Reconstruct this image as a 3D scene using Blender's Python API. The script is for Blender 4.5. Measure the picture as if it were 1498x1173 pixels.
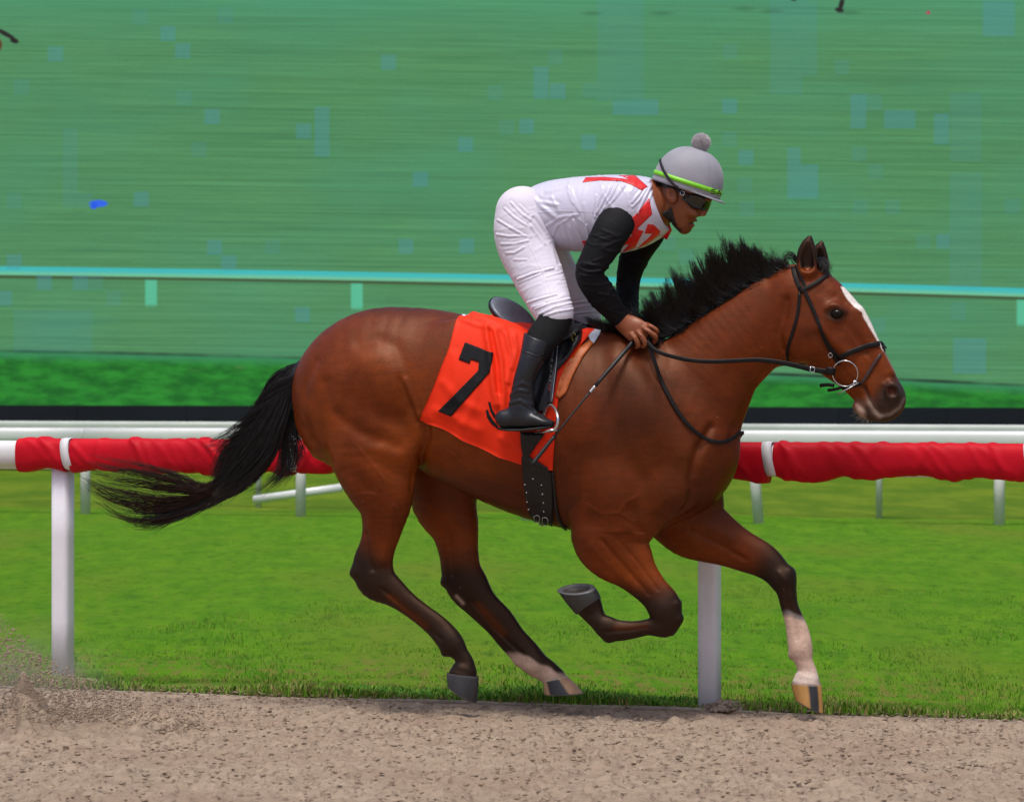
import bpy, math, random
import numpy as np
from mathutils import Vector, Matrix
from mathutils.bvhtree import BVHTree
from mathutils.geometry import delaunay_2d_cdt

random.seed(7); rng = np.random.default_rng(7)
S = bpy.context.scene
C = S.collection
for o in list(bpy.data.objects): bpy.data.objects.remove(o)

# ---------------------------------------------------------------- camera, light, exposure
FPX = 4760.0                       # focal length in pixels of a 1498 px wide picture
CAMZ = 1.37; CX, HY = 749.0, 579.0
cd = bpy.data.cameras.new('camera'); cam = bpy.data.objects.new('camera', cd); C.objects.link(cam)
cd.sensor_width = 36; cd.lens = FPX/1498*36; cd.shift_y = -7.5/1498
cd.clip_start = .5; cd.clip_end = 2000
cd.dof.use_dof = True; cd.dof.focus_distance = 13.8; cd.dof.aperture_fstop = 7.5
cam.location = (0, 0, CAMZ); cam.rotation_euler = (math.radians(90), 0, 0)
S.camera = cam
SUN_EL, SUN_AZ = math.radians(72), math.radians(200)     # azimuth clockwise from +Y
w = bpy.data.worlds.new('World'); S.world = w; w.use_nodes = True
nt = w.node_tree
sky = nt.nodes.new('ShaderNodeTexSky'); sky.sky_type = 'NISHITA'; sky.sun_disc = False
sky.sun_elevation = SUN_EL; sky.sun_rotation = SUN_AZ; sky.dust_density = 5; sky.air_density = .8; sky.ozone_density = 1.5
bg = nt.nodes['Background']; nt.links.new(sky.outputs[0], bg.inputs[0]); bg.inputs[1].default_value = .132
sd = bpy.data.lights.new('sun', 'SUN'); sun = bpy.data.objects.new('sun', sd); C.objects.link(sun)
sd.energy = 2.0; sd.angle = math.radians(16); sd.color = (1, .96, .9)
sdir = Vector((math.sin(SUN_AZ)*math.cos(SUN_EL), math.cos(SUN_AZ)*math.cos(SUN_EL), math.sin(SUN_EL)))
sun.rotation_euler = sdir.to_track_quat('Z', 'Y').to_euler(); sun.location = (0, 8, 12)
S.view_settings.view_transform = 'Standard'; S.view_settings.look = 'None'
S.view_settings.exposure = .12; S.view_settings.gamma = 1; S.view_settings.use_curve_mapping = False
try:
    S.cycles.max_bounces = 6; S.cycles.use_denoising = True
except Exception: pass

# ---------------------------------------------------------------- helpers
def tag(o, label=None, cat=None, group=None, kind=None):
    if label: o['label'] = label
    if cat: o['category'] = cat
    if group: o['group'] = group
    if kind: o['kind'] = kind
    return o
def empty(name, loc=(0,0,0), rz=0):
    o = bpy.data.objects.new(name, None); C.objects.link(o); o.location = loc; o.rotation_euler = (0,0,rz)
    o.empty_display_size = .1
    return o
def mesh_obj(name, V, F, mat=None, parent=None, smooth=True, mats=None, midx=None):
    me = bpy.data.meshes.new(name)
    V = np.asarray(V, dtype=np.float32)
    if isinstance(F, np.ndarray):
        n, k = F.shape
        me.vertices.add(len(V)); me.vertices.foreach_set('co', V.ravel())
        me.loops.add(n*k); me.loops.foreach_set('vertex_index', F.astype(np.int32).ravel())
        me.polygons.add(n); me.polygons.foreach_set('loop_start', np.arange(0, n*k, k, dtype=np.int32))
        try: me.polygons.foreach_set('loop_total', np.full(n, k, dtype=np.int32))
        except Exception: pass
        me.update(calc_edges=True)
    else:
        me.from_pydata(V.tolist(), [], F); me.update()
    me.validate()
    for m in (mats or ([mat] if mat else [])): me.materials.append(m)
    if midx is not None: me.polygons.foreach_set('material_index', np.asarray(midx, dtype=np.int32))
    me.polygons.foreach_set('use_smooth', np.full(len(me.polygons), smooth))
    me.update()
    o = bpy.data.objects.new(name, me); C.objects.link(o)
    if parent is not None: o.parent = parent
    return o
def set_col(o, col):
    a = o.data.color_attributes.new('Col', 'FLOAT_COLOR', 'POINT')
    c = np.ones((len(o.data.vertices), 4), dtype=np.float32); c[:, :3] = col
    a.data.foreach_set('color', c.ravel())
class N:
    "tiny node helper"
    def __init__(s, m): s.t = m.node_tree; s.n = s.t.nodes
    def add(s, typ, **kw):
        x = s.n.new(typ)
        for k, v in kw.items(): setattr(x, k, v)
        return x
    def link(s, a, b): s.t.links.new(a, b)
    def put(s, sock, v):
        if hasattr(v, 'links') or hasattr(v, 'is_output'): s.link(v, sock)
        else: sock.default_value = v
    def math(s, op, a, b=0.0, c=None, clamp=False):
        x = s.add('ShaderNodeMath', operation=op); x.use_clamp = clamp
        s.put(x.inputs[0], a); s.put(x.inputs[1], b)
        if c is not None: s.put(x.inputs[2], c)
        return x.outputs[0]
    def mix(s, f, a, b, mode='MIX'):
        x = s.add('ShaderNodeMix', data_type='RGBA', blend_type=mode)
        s.put(x.inputs[0], f)
        for sk, v in ((x.inputs[6], a), (x.inputs[7], b)):
            if isinstance(v, tuple): v = v + (1,)*(4-len(v))
            s.put(sk, v)
        return x.outputs[2]
    def noise(s, scale, vec=None, detail=4, rough=.55, dist=0):
        x = s.add('ShaderNodeTexNoise'); x.inputs['Scale'].default_value = scale
        x.inputs['Detail'].default_value = detail; x.inputs['Roughness'].default_value = rough
        x.inputs['Distortion'].default_value = dist
        if vec is not None: s.link(vec, x.inputs['Vector'])
        return x.outputs[0]
    def mapped(s, scale, rot=(0,0,0), coord='Object'):
        t = s.add('ShaderNodeTexCoord'); mp = s.add('ShaderNodeMapping')
        mp.inputs['Scale'].default_value = scale; mp.inputs['Rotation'].default_value = rot
        s.link(t.outputs[coord], mp.inputs[0]); return mp.outputs[0]
    def ramp(s, f, lo, hi):
        x = s.add('ShaderNodeMapRange'); s.put(x.inputs[0], f); x.inputs[1].default_value = lo; x.inputs[2].default_value = hi
        x.interpolation_type = 'SMOOTHSTEP'
        return x.outputs[0]
def mat(name, col, rough=.5, var=.15, vscale=8, bump=.0, bscale=60, sheen=0, metal=0, coat=0, spec=.5,
        use_attr=False, stretch=(1,1,1), col2=None, brough=.55):
    m = bpy.data.materials.new(name); m.use_nodes = True; n = N(m); p = n.n['Principled BSDF']
    vec = n.mapped(stretch)
    if use_attr:
        a = n.add('ShaderNodeAttribute'); a.attribute_name = 'Col'; base = a.outputs['Color']
    else: base = tuple(col)+(1,)
    nz = n.noise(vscale, vec)
    if col2 is not None: c = n.mix(n.ramp(nz, .38, .62), base, tuple(col2))
    else:
        lo, hi = 1-var, 1+var
        g = n.math('MULTIPLY_ADD', nz, 2*var*2, 1-2*var)
        cmb = n.add('ShaderNodeCombineColor')
        for i in range(3): n.link(g, cmb.inputs[i])
        c = n.mix(1.0, base, cmb.outputs[0], 'MULTIPLY')
    n.link(c, p.inputs['Base Color'])
    p.inputs['Roughness'].default_value = rough; p.inputs['Metallic'].default_value = metal
    p.inputs['Coat Weight'].default_value = coat; p.inputs['Specular IOR Level'].default_value = spec
    p.inputs['Sheen Weight'].default_value = sheen; p.inputs['Sheen Roughness'].default_value = .4
    if bump:
        b = n.add('ShaderNodeBump'); b.inputs['Strength'].default_value = 1; b.inputs['Distance'].default_value = bump
        n.link(n.noise(bscale, vec, 3, brough), b.inputs['Height']); n.link(b.outputs[0], p.inputs['Normal'])
    m['p'] = 1
    return m

def catmull(A, n):
    "resample rows of A (K,D) with n samples per span"
    A = np.asarray(A, dtype=float); K = len(A)
    P = np.vstack([2*A[0]-A[1], A, 2*A[-1]-A[-2]])
    out = []
    for i in range(K-1):
        p0, p1, p2, p3 = P[i], P[i+1], P[i+2], P[i+3]
        for t in np.arange(n)/n:
            out.append(.5*((2*p1)+(-p0+p2)*t+(2*p0-5*p1+4*p2-p3)*t*t+(-p0+3*p1-3*p2+p3)*t**3))
    out.append(A[-1]); return np.array(out)

# the galloping direction and its local frame: x forward, y away from the track's outside (camera side is -y), z up
ALPHA = math.radians(15); OX, OY = (800-CX)/FPX*14.0, 14.0
ca, sa = math.cos(ALPHA), math.sin(ALPHA)
def to_local(p):
    x, y = p[0]-OX, p[1]-OY
    return np.array((ca*x - sa*y, sa*x + ca*y, p[2]))
def to_world(p):
    return np.array((OX + ca*p[0] + sa*p[1], OY - sa*p[0] + ca*p[1], p[2]))
CAML = to_local((0, 0, CAMZ))
def ray(px, py):
    d = np.array(((px-CX)/FPX, 1.0, -(py-HY)/FPX)); d /= np.linalg.norm(d)
    return np.array((ca*d[0]-sa*d[1], sa*d[0]+ca*d[1], d[2]))
def L(px, py, s=0.0):
    "reference position at lateral offset s (metres towards the track) from the horse's mid plane"
    d = ray(px, py); t = (-s - CAML[1])/d[1]
    return CAML + d*t
def proj(P):
    "local points (n,3) -> reference coordinates, used to lay coat markings and muscles"
    P = np.asarray(P); X = OX + ca*P[:,0] + sa*P[:,1]; Y = OY - sa*P[:,0] + ca*P[:,1]
    return CX + FPX*X/Y, HY - FPX*(P[:,2]-CAMZ)/Y

# ---------------------------------------------------------------- implicit modelling
def chain(secs, s, b, k=.03, n=4, name=None):
    """secs: (x1,y1,x2,y2) outline pairs; s lateral offset(s); b half widths in metres"""
    K = len(secs)
    s = np.broadcast_to(np.asarray(s, dtype=float), (K,)); b = np.broadcast_to(np.asarray(b, dtype=float), (K,))
    rows = []
    for (x1,y1,x2,y2), si, bi in zip(secs, s, b):
        p, q = L(x1,y1,si), L(x2,y2,si)
        c = (p+q)/2; rows.append((*c, np.linalg.norm(p-q)/2, bi))
    R = catmull(rows, n) if K > 2 else catmull(rows, n)
    return dict(t='c', P=R[:, :3], a=np.maximum(R[:,3], .003), b=np.maximum(R[:,4], .003), k=k, K=K, n=n, name=name)
def chain3(pts, r, k=.01, n=3, b=None, name=None):
    "free chain of local 3d points with radius"
    rows = [(*p, ri, (bi if bi is not None else ri)) for p, ri, bi in zip(pts, r, (b if b is not None else [None]*len(pts)))]
    R = catmull(rows, n)
    return dict(t='c', P=R[:, :3], a=np.maximum(R[:,3], .002), b=np.maximum(R[:,4], .002), k=k, K=len(pts), n=n, name=name)
def ell(px, py, s, ra, rb, rc, ang=0, k=.03, sub=False, yaw=0):
    "ellipsoid: ra along ang (degrees, image plane), rc across, rb lateral, metres"
    t = math.radians(ang); e1 = np.array((math.cos(t), 0, -math.sin(t))); e3 = np.array((math.sin(t), 0, math.cos(t))); e2 = np.array((0,1.,0))
    if yaw:
        yv = math.radians(yaw); e1 = np.array((e1[0]*math.cos(yv), math.sin(yv), e1[2])); e1/=np.linalg.norm(e1)
        e2 = np.cross(e3, e1)
    return dict(t='e', c=L(px,py,s), M=np.array((e1,e2,e3)), r=np.array((ra,rb,rc)), k=k, sub=sub)
def mirror(p):
    q = dict(p)
    if p['t']=='c': q['P'] = p['P']*np.array((1,-1,1))
    else: q['c'] = p['c']*np.array((1,-1,1)); q['M'] = p['M']*np.array((1,-1,1))
    return q
def infl(p, d, db=None):
    q = dict(p)
    if p['t']=='c': q['a'] = p['a']+d; q['b'] = p['b']+(d if db is None else db)
    else: q['r'] = p['r']+d
    return q
def ev_chain(p, X, want=False):
    P, a, b = p['P'], p['a'], p['b']; D = None; T = None
    for i in range(len(P)-1):
        A = P[i]; ab = P[i+1]-A; l = np.linalg.norm(ab)
        if l < 1e-6: continue
        e1 = ab/l; e2 = np.array((0,1.,0)); e2 = e2-e1*e2.dot(e1)
        if np.linalg.norm(e2) < .2: e2 = np.array((1.,0,0))-e1*e1[0]
        e2 /= np.linalg.norm(e2); e3 = np.cross(e1, e2)
        Q = X-A; u = Q@e1; t = np.clip(u/l, 0, 1); wv = u-t*l
        ai = a[i]+(a[i+1]-a[i])*t; bi = b[i]+(b[i+1]-b[i])*t
        v = Q@e2; h = Q@e3; m = np.minimum(ai, bi)*.5+ai*.5
        R = np.sqrt((h/ai)**2+(v/bi)**2+(wv/m)**2)+1e-6
        Lq = np.sqrt(h*h+v*v+wv*wv)
        d = np.where(Lq < 1e-5, -np.minimum(ai, bi), Lq-Lq/R)
        if D is None:
            D = d; T = (i+t) if want else None
        else:
            lt = d < D
            if want: T = np.where(lt, i+t, T)
            D = np.where(lt, d, D)
    return (D, T) if want else D
def ev(p, X):
    if p['t'] == 'c': return ev_chain(p, X)
    Q = (X-p['c'])@p['M'].T; R = np.sqrt(((Q/p['r'])**2).sum(1))+1e-6; Lq = np.sqrt((Q*Q).sum(1))
    return np.where(Lq < 1e-5, -p['r'].min(), Lq-Lq/R)
def bbox(p):
    if p['t'] == 'c':
        r = np.maximum(p['a'], p['b'])[:,None]; return (p['P']-r).min(0), (p['P']+r).max(0)
    r = p['r'].max(); return p['c']-r, p['c']+r
def field(prims, X, pad):
    D = np.full(len(X), 1.0, dtype=np.float64)
    for p in prims:
        lo, hi = bbox(p); m = pad+p['k']
        idx = np.nonzero(((X > lo-m)&(X < hi+m)).all(1))[0]
        if not len(idx): continue
        d = ev(p, X[idx]); D0 = D[idx]; k = max(p['k'], 1e-4)
        if p.get('sub'):
            d = -d; h = np.clip(k-np.abs(D0-d), 0, None)/k; D[idx] = np.maximum(D0, d)+h*h*k*.25
        else:
            h = np.clip(k-np.abs(D0-d), 0, None)/k; D[idx] = np.minimum(D0, d)-h*h*k*.25
    return D
def implicit(prims, h, clip=None, smooth=2):
    los = np.array([bbox(p)[0] for p in prims if not p.get('sub')]); his = np.array([bbox(p)[1] for p in prims if not p.get('sub')])
    c4 = 4
    lo = los.min(0)-8*h; n = np.ceil((his.max(0)+8*h-lo)/(h*c4)).astype(int)
    gx = [lo[i]+(np.arange(n[i])+.5)*h*c4-.5*h for i in range(3)]
    G = np.stack(np.meshgrid(*gx, indexing='ij'), -1).reshape(-1, 3)
    D = field(prims, G, 16*h)
    if clip is not None: D = clip(G, D)
    near = np.nonzero(np.abs(D) < c4*h*2.2)[0]
    Dg = D.reshape(n).astype(np.float32)
    F = np.repeat(np.repeat(np.repeat(Dg, c4, 0), c4, 1), c4, 2)
    ijk = np.stack(np.unravel_index(near, n), -1)*c4
    off = np.stack(np.meshgrid(*[np.arange(c4)]*3, indexing='ij'), -1).reshape(-1, 3)
    for ch in np.array_split(np.arange(len(ijk)), max(1, len(ijk)//8000)):
        I = (ijk[ch][:,None,:]+off[None]).reshape(-1, 3)
        X = lo+I*h
        d = field(prims, X, 8*h)
        if clip is not None: d = clip(X, d)
        F[I[:,0], I[:,1], I[:,2]] = d
    # surface nets
    s = F < 0; N_ = np.array(F.shape)
    cs = s[:-1,:-1,:-1]; allc = np.ones_like(cs); anyc = np.zeros_like(cs)
    corners = [(i,j,k) for i in (0,1) for j in (0,1) for k in (0,1)]
    for i,j,k in corners:
        q = s[i:N_[0]-1+i, j:N_[1]-1+j, k:N_[2]-1+k]; allc &= q; anyc |= q
    act = anyc & ~allc; idx = np.stack(np.nonzero(act), -1); vid = np.full(act.shape, -1, dtype=np.int64)
    vid[idx[:,0], idx[:,1], idx[:,2]] = np.arange(len(idx))
    acc = np.zeros((len(idx), 3)); cnt = np.zeros(len(idx))
    for a in corners:
        for ax in range(3):
            if a[ax]: continue
            b = list(a); b[ax] = 1
            fa = F[idx[:,0]+a[0], idx[:,1]+a[1], idx[:,2]+a[2]]; fb = F[idx[:,0]+b[0], idx[:,1]+b[1], idx[:,2]+b[2]]
            m = (fa < 0) != (fb < 0); t = np.where(m, fa/(fa-fb+1e-12), 0)
            pt = np.tile(np.array(a, float), (len(idx), 1)); pt[:,ax] += t
            acc[m] += pt[m]; cnt[m] += 1
    V = lo+(idx+acc/cnt[:,None])*h
    faces = []
    for ax in range(3):
        o1, o2 = [(1,2),(2,0),(0,1)][ax]
        sl0 = [slice(None)]*3; sl1 = [slice(None)]*3; sl0[ax] = slice(0,-1); sl1[ax] = slice(1,None)
        A, B = s[tuple(sl0)], s[tuple(sl1)]; e = np.stack(np.nonzero(A != B), -1)
        inb = (e[:,o1] > 0)&(e[:,o2] > 0)&(e[:,o1] < N_[o1]-1)&(e[:,o2] < N_[o2]-1); e = e[inb]
        def vi(d1, d2):
            q = e.copy(); q[:,o1] -= d1; q[:,o2] -= d2; return vid[q[:,0], q[:,1], q[:,2]]
        f = np.stack([vi(1,1), vi(0,1), vi(0,0), vi(1,0)], -1)
        flip = ~A[e[:,0], e[:,1], e[:,2]]; f[flip] = f[flip][:, ::-1]; faces.append(f)
    Fq = np.concatenate(faces); Fq = Fq[(Fq >= 0).all(1)]
    V = relax(V, Fq, smooth)
    return V, Fq
def relax(V, Fq, it, lam=.5):
    E = np.concatenate([Fq[:,[0,1]], Fq[:,[1,2]], Fq[:,[2,3]], Fq[:,[3,0]]]); E = np.concatenate([E, E[:, ::-1]])
    cnt = np.bincount(E[:,0], minlength=len(V))[:,None]
    for i in range(it*2):
        l = lam if i%2 == 0 else -lam*1.03
        Av = np.stack([np.bincount(E[:,0], weights=V[E[:,1],j], minlength=len(V)) for j in range(3)], -1)/np.maximum(cnt,1)
        V = V+(Av-V)*l
    return V
def normals(V, Fq):
    n = np.cross(V[Fq[:,2]]-V[Fq[:,0]], V[Fq[:,3]]-V[Fq[:,1]]) if Fq.shape[1] == 4 else np.cross(V[Fq[:,1]]-V[Fq[:,0]], V[Fq[:,2]]-V[Fq[:,0]])
    out = np.zeros_like(V)
    for c in range(Fq.shape[1]):
        for j in range(3): out[:,j] += np.bincount(Fq[:,c], weights=n[:,j], minlength=len(V))
    return out/(np.linalg.norm(out, axis=1, keepdims=True)+1e-12)
def pdist(px, py, line):
    "distance in reference units from points to polyline"
    l = np.asarray(line, float); D = np.full(px.shape, 1e9)
    for i in range(len(l)-1):
        a, b = l[i], l[i+1]; ab = b-a; t = np.clip(((px-a[0])*ab[0]+(py-a[1])*ab[1])/(ab@ab+1e-9), 0, 1)
        D = np.minimum(D, np.hypot(px-a[0]-t*ab[0], py-a[1]-t*ab[1]))
    return D
def sst(x, a, b):
    t = np.clip((x-a)/(b-a), 0, 1); return t*t*(3-2*t)
def inpoly(px, py, poly):
    poly = np.asarray(poly, float); r = np.zeros(np.shape(px), bool); j = len(poly)-1
    for i in range(len(poly)):
        xi, yi, xj, yj = *poly[i], *poly[j]
        c = ((yi > py) != (yj > py)) & (px < (xj-xi)*(py-yi)/(yj-yi+1e-12)+xi); r ^= c; j = i
    return r
def bvh(V, F):
    return BVHTree.FromPolygons([tuple(v) for v in V.tolist()], [tuple(f) for f in F.tolist()])
def hit(trees, px, py):
    o = Vector(CAML); d = Vector(ray(px, py)); best = None
    for t in trees:
        r = t.ray_cast(o, d)
        if r[0] is not None and (best is None or r[3] < best[3]): best = r
    if best is None: return None, None
    n = best[1]
    if n.dot(d) > 0: n = -n
    return np.array(best[0]), np.array(n)
def patch(name, poly, trees, off, thick, m, parent, step=6, both=False, wav=None, smooth_off=None):
    "cloth or leather laid on a surface; outline given in reference coordinates; both=True adds the far-side twin"
    poly = [tuple(p) for p in poly]
    bd = []
    for i in range(len(poly)):
        a, b = np.array(poly[i]), np.array(poly[(i+1)%len(poly)]); k = max(1, int(np.linalg.norm(b-a)/step))
        for j in range(k): bd.append(tuple(a+(b-a)*j/k))
    xs, ys = [p[0] for p in bd], [p[1] for p in bd]
    gx, gy = np.meshgrid(np.arange(min(xs)+step/2, max(xs), step), np.arange(min(ys)+step/2, max(ys), step))
    gx, gy = gx.ravel(), gy.ravel(); ok = inpoly(gx, gy, bd)&(pdist(gx, gy, bd+[bd[0]]) > step*.45)
    pts = [Vector(p) for p in bd]+[Vector((x,y)) for x,y in zip(gx[ok], gy[ok])]
    nb = len(bd)
    r = delaunay_2d_cdt(pts, [(i,(i+1)%nb) for i in range(nb)], [], 1, 1e-4)
    vs, fs = r[0], [f for f in r[2]]
    P, Nn, good = [], [], []
    for v in vs:
        h_, n_ = hit(trees, v.x, v.y)
        if h_ is None: P.append(None); Nn.append(None); continue
        o_ = off if wav is None else off+wav(v.x, v.y)
        P.append(h_+n_*o_); Nn.append(n_)
    ids = [i for i in range(len(P)) if P[i] is not None]; mp = {k:i for i,k in enumerate(ids)}
    V = np.array([P[i] for i in ids]); NN = np.array([Nn[i] for i in ids])
    F = []
    for f in fs:
        if all(i in mp for i in f):
            q = [mp[i] for i in f]
            e = V[q]; 
            if max(np.linalg.norm(e[0]-e[1]), np.linalg.norm(e[1]-e[2]), np.linalg.norm(e[2]-e[0])) < .12: F.append(q)
    # smooth the normals' unevenness a little
    n = len(V); V2 = V-NN*thick
    edges = {}
    for f in F:
        for i in range(3):
            e = (f[i], f[(i+1)%3]); edges[e] = 1
    Fa = [tuple(f) for f in F]
    # orient: front faces toward the track
    def up(f): return np.cross(V[f[1]]-V[f[0]], V[f[2]]-V[f[0]]).dot(NN[f[0]]) > 0
    Fa = [f if up(f) else f[::-1] for f in Fa]
    edges = {}
    for f in Fa:
        for i in range(3): edges[(f[i], f[(i+1)%3])] = 1
    allF = list(Fa)+[(f[2]+n, f[1]+n, f[0]+n) for f in Fa]
    for (a, b) in edges:
        if (b, a) not in edges: allF.append((a, a+n, b+n, b)) 
    VV = np.vstack([V, V2])
    o = mesh_obj(name, VV, allF, m, parent)
    if both: mesh_obj(name, VV*np.array((1,-1,1)), [f[::-1] for f in allF], m, parent)
    return o
def sweep(P, Nn, wd, th, seg=8, power=.6, caps=True):
    "strap swept along P with normals Nn; wd, th may be arrays (full width, thickness)"
    P = np.asarray(P, float); n = len(P); Nn = np.asarray(Nn, float)
    T = np.gradient(P, axis=0); T /= np.linalg.norm(T, axis=1, keepdims=True)+1e-12
    Sd = np.cross(Nn, T); Sd /= np.linalg.norm(Sd, axis=1, keepdims=True)+1e-12
    U = np.cross(T, Sd)
    wd = np.broadcast_to(wd, (n,))/2; th = np.broadcast_to(th, (n,))/2
    V = []
    for j in range(seg):
        a = 2*math.pi*j/seg+math.pi/seg; c, s_ = math.cos(a), math.sin(a)
        c = math.copysign(abs(c)**power, c); s_ = math.copysign(abs(s_)**power, s_)
        V.append(P+Sd*(wd*c)[:,None]+U*(th*s_)[:,None])
    V = np.stack(V, 1).reshape(-1, 3); F = []
    for i in range(n-1):
        for j in range(seg):
            k = (j+1)%seg; F.append((i*seg+j, i*seg+k, (i+1)*seg+k, (i+1)*seg+j))
    if caps: F.append(tuple(range(seg))[::-1]); F.append(tuple((n-1)*seg+j for j in range(seg)))
    return V, F
def dens(pts, step):
    pts = np.asarray(pts, float); c = catmull(pts, 12) if len(pts) > 2 else catmull(pts, 12)
    d = np.r_[0, np.cumsum(np.linalg.norm(np.diff(c, axis=0), axis=1))]; k = max(3, int(d[-1]/step))
    t = np.linspace(0, d[-1], k); return np.stack([np.interp(t, d, c[:,j]) for j in range(c.shape[1])], -1)
def strap(name, pl, trees, wd, th, m, parent, off=.002, both=False, step=5, far=False):
    q = dens(pl, step); P, Nn = [], []
    for x, y in q:
        h_, n_ = hit(trees, x, y)
        if h_ is None: continue
        P.append(h_+n_*(off+th/2)); Nn.append(n_)
    P, Nn = np.array(P), np.array(Nn)
    for _ in range(2):
        P[1:-1] = (P[:-2]+P[1:-1]*2+P[2:])/4; Nn[1:-1] = (Nn[:-2]+Nn[1:-1]*2+Nn[2:])/4
    V, F = sweep(P, Nn, wd, th)
    o = mesh_obj(name, V, F, m, parent)
    if both:
        mesh_obj(name, V*np.array((1,-1,1)), [f[::-1] for f in F], m, parent)
    return o
def tube(name, P, r, m, parent=None, seg=10, power=1.0):
    P = np.asarray(P, float); T = np.gradient(P, axis=0)
    up = np.where(np.abs(T[:, 2:3])/(np.linalg.norm(T,axis=1,keepdims=True)+1e-9) > .9, np.array([[0,1.,0]]), np.array([[0,0,1.]]))
    if (up[0] != up[-1]).any() or (up.std(0) > 0).any(): up = np.tile([[0,1.,0.02]], (len(P),1))
    r2 = np.asarray(r)*2
    V, F = sweep(P, up, r2, r2, seg, power); return mesh_obj(name, V, F, m, parent)
def merge(lst):
    V, F, k = [], [], 0
    for v, f in lst:
        V.append(np.asarray(v)); F += [tuple(i+k for i in q) for q in f]; k += len(v)
    return np.vstack(V), F
def box(x0,x1,y0,y1,z0,z1):
    V = [(x,y,z) for x in (x0,x1) for y in (y0,y1) for z in (z0,z1)]
    return np.array(V, float), [(0,1,3,2),(4,6,7,5),(0,4,5,1),(2,3,7,6),(0,2,6,4),(1,5,7,3)]
def revolve(prof, seg=32):
    V, F = [], []
    for r, z in prof:
        for j in range(seg): a = 2*math.pi*j/seg; V.append((r*math.cos(a), r*math.sin(a), z))
    for i in range(len(prof)-1):
        for j in range(seg):
            k = (j+1)%seg; F.append((i*seg+j, i*seg+k, (i+1)*seg+k, (i+1)*seg+j))
    return np.array(V), F
def field2d(nx, ny, sx, sy, seed):
    "smooth gaussian random field, unit variance, correlation sx, sy cells"
    r = np.random.default_rng(seed).standard_normal((nx, ny))
    fx = np.fft.fftfreq(nx)[:,None]; fy = np.fft.rfftfreq(ny)[None]
    g = np.exp(-2*(math.pi**2)*((fx*sx)**2+(fy*sy)**2)); f = np.fft.irfft2(np.fft.rfft2(r)*g, s=(nx, ny)); return f/f.std()
# ================================================================ setting
def W(px, d, z): return np.array(((px-CX)/FPX*d, d, z))
def depth(py): return FPX*CAMZ/(py-HY)
# edge between sand track and turf
e0 = np.array(((0-CX)/FPX*15.38, 15.38)); e1 = np.array(((1498-CX)/FPX*13.79, 13.79)); ed = (e1-e0)/np.linalg.norm(e1-e0); en = np.array((-ed[1], ed[0]))
EDGE_A = math.atan2(ed[1], ed[0])
def edge_pt(u, v): return e0[0]+ed[0]*u+en[0]*v, e0[1]+ed[1]*u+en[1]*v
# sand track -----------------------------------------------------
def m_sand():
    m = bpy.data.materials.new('sand'); m.use_nodes = True; n = N(m); p = n.n['Principled BSDF']
    v = n.mapped((1, 1.7, 1), (0,0,-EDGE_A)); v2 = n.mapped((1,1,1))
    c = n.mix(n.ramp(n.noise(9, v, 5, .6), .35, .68), (.49,.38,.28), (.39,.295,.215))
    vl = n.mapped((1,.3,1), (0,0,-EDGE_A)); c = n.mix(n.math('MULTIPLY', n.ramp(n.noise(38, vl, 5, .75), .50, .66), .75), c, (.17,.12,.09))
    c = n.mix(n.math('MULTIPLY', n.ramp(n.noise(55, vl, 4, .75), .56, .7), .7), c, (.60,.46,.37))
    c = n.mix(n.ramp(n.noise(1.3, v, 3, .5), .4, .7), c, n.mix(.35, c, (.33,.22,.16)))
    n.link(c, p.inputs['Base Color']); p.inputs['Roughness'].default_value = .95; p.inputs['Specular IOR Level'].default_value = .15
    b = n.add('ShaderNodeBump'); b.inputs['Strength'].default_value = 1; b.inputs['Distance'].default_value = .012
    n.link(n.noise(90, v, 6, .75), b.inputs['Height']); n.link(b.outputs[0], p.inputs['Normal'])
    return m
M_sand = m_sand()
nu, nv = 620, 330
hu = field2d(nu, nv, 1.5, 1.6, 1)*.6+field2d(nu, nv, 4.5, 3.5, 2)*.3+field2d(nu, nv, .9, .9, 3)*.5
hu = np.sign(hu)*np.abs(hu)**1.25
u = np.linspace(-1.2, 6.4, nu); v = np.linspace(.012, -5.2, nv)
U, Vv = np.meshgrid(u, v, indexing='ij'); X, Y = edge_pt(U, Vv)
# the churned heap behind the horse
pxg, pyg = CX+FPX*X/Y, HY+FPX*CAMZ/Y
heap = .10*np.exp(-(((pxg-38)/38)**2+((pyg-1062)/16)**2))+.05*np.exp(-(((pxg-225)/60)**2+((pyg-1058)/12)**2))+.02*np.exp(-(((pxg-130)/60)**2+((pyg-1075)/9)**2))
Z = -.011+.0078*hu*sst(-Vv, 0, .15)+heap*(1+.5*field2d(nu, nv, 2, 1.2, 8))
idx = np.arange(nu*nv).reshape(nu, nv)
F = np.stack([idx[:-1,:-1], idx[:-1,1:], idx[1:,1:], idx[1:,:-1]], -1).reshape(-1, 4)
tag(mesh_obj('sand_track', np.stack([X, Y, Z], -1).reshape(-1, 3), F, M_sand), kind='structure')
g = mesh_obj('sand_ground', [(-300,-60,-.1),(300,-60,-.1),(300,9.5,-.1),(-300,120,-.1)], [(0,1,2,3)], M_sand); 
# simple big sheet on the near side of the edge
a = edge_pt(-400, 0); b = edge_pt(400, 0); c_ = edge_pt(400, -200); d_ = edge_pt(-400, -200)
g.data.clear_geometry(); g.data.from_pydata([(*d_, -.07), (*c_, -.07), (*b, -.07), (*a, -.07)], [], [(0,1,2,3)])
g.data.materials.clear(); g.data.materials.append(M_sand); tag(g, kind='structure')
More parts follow.
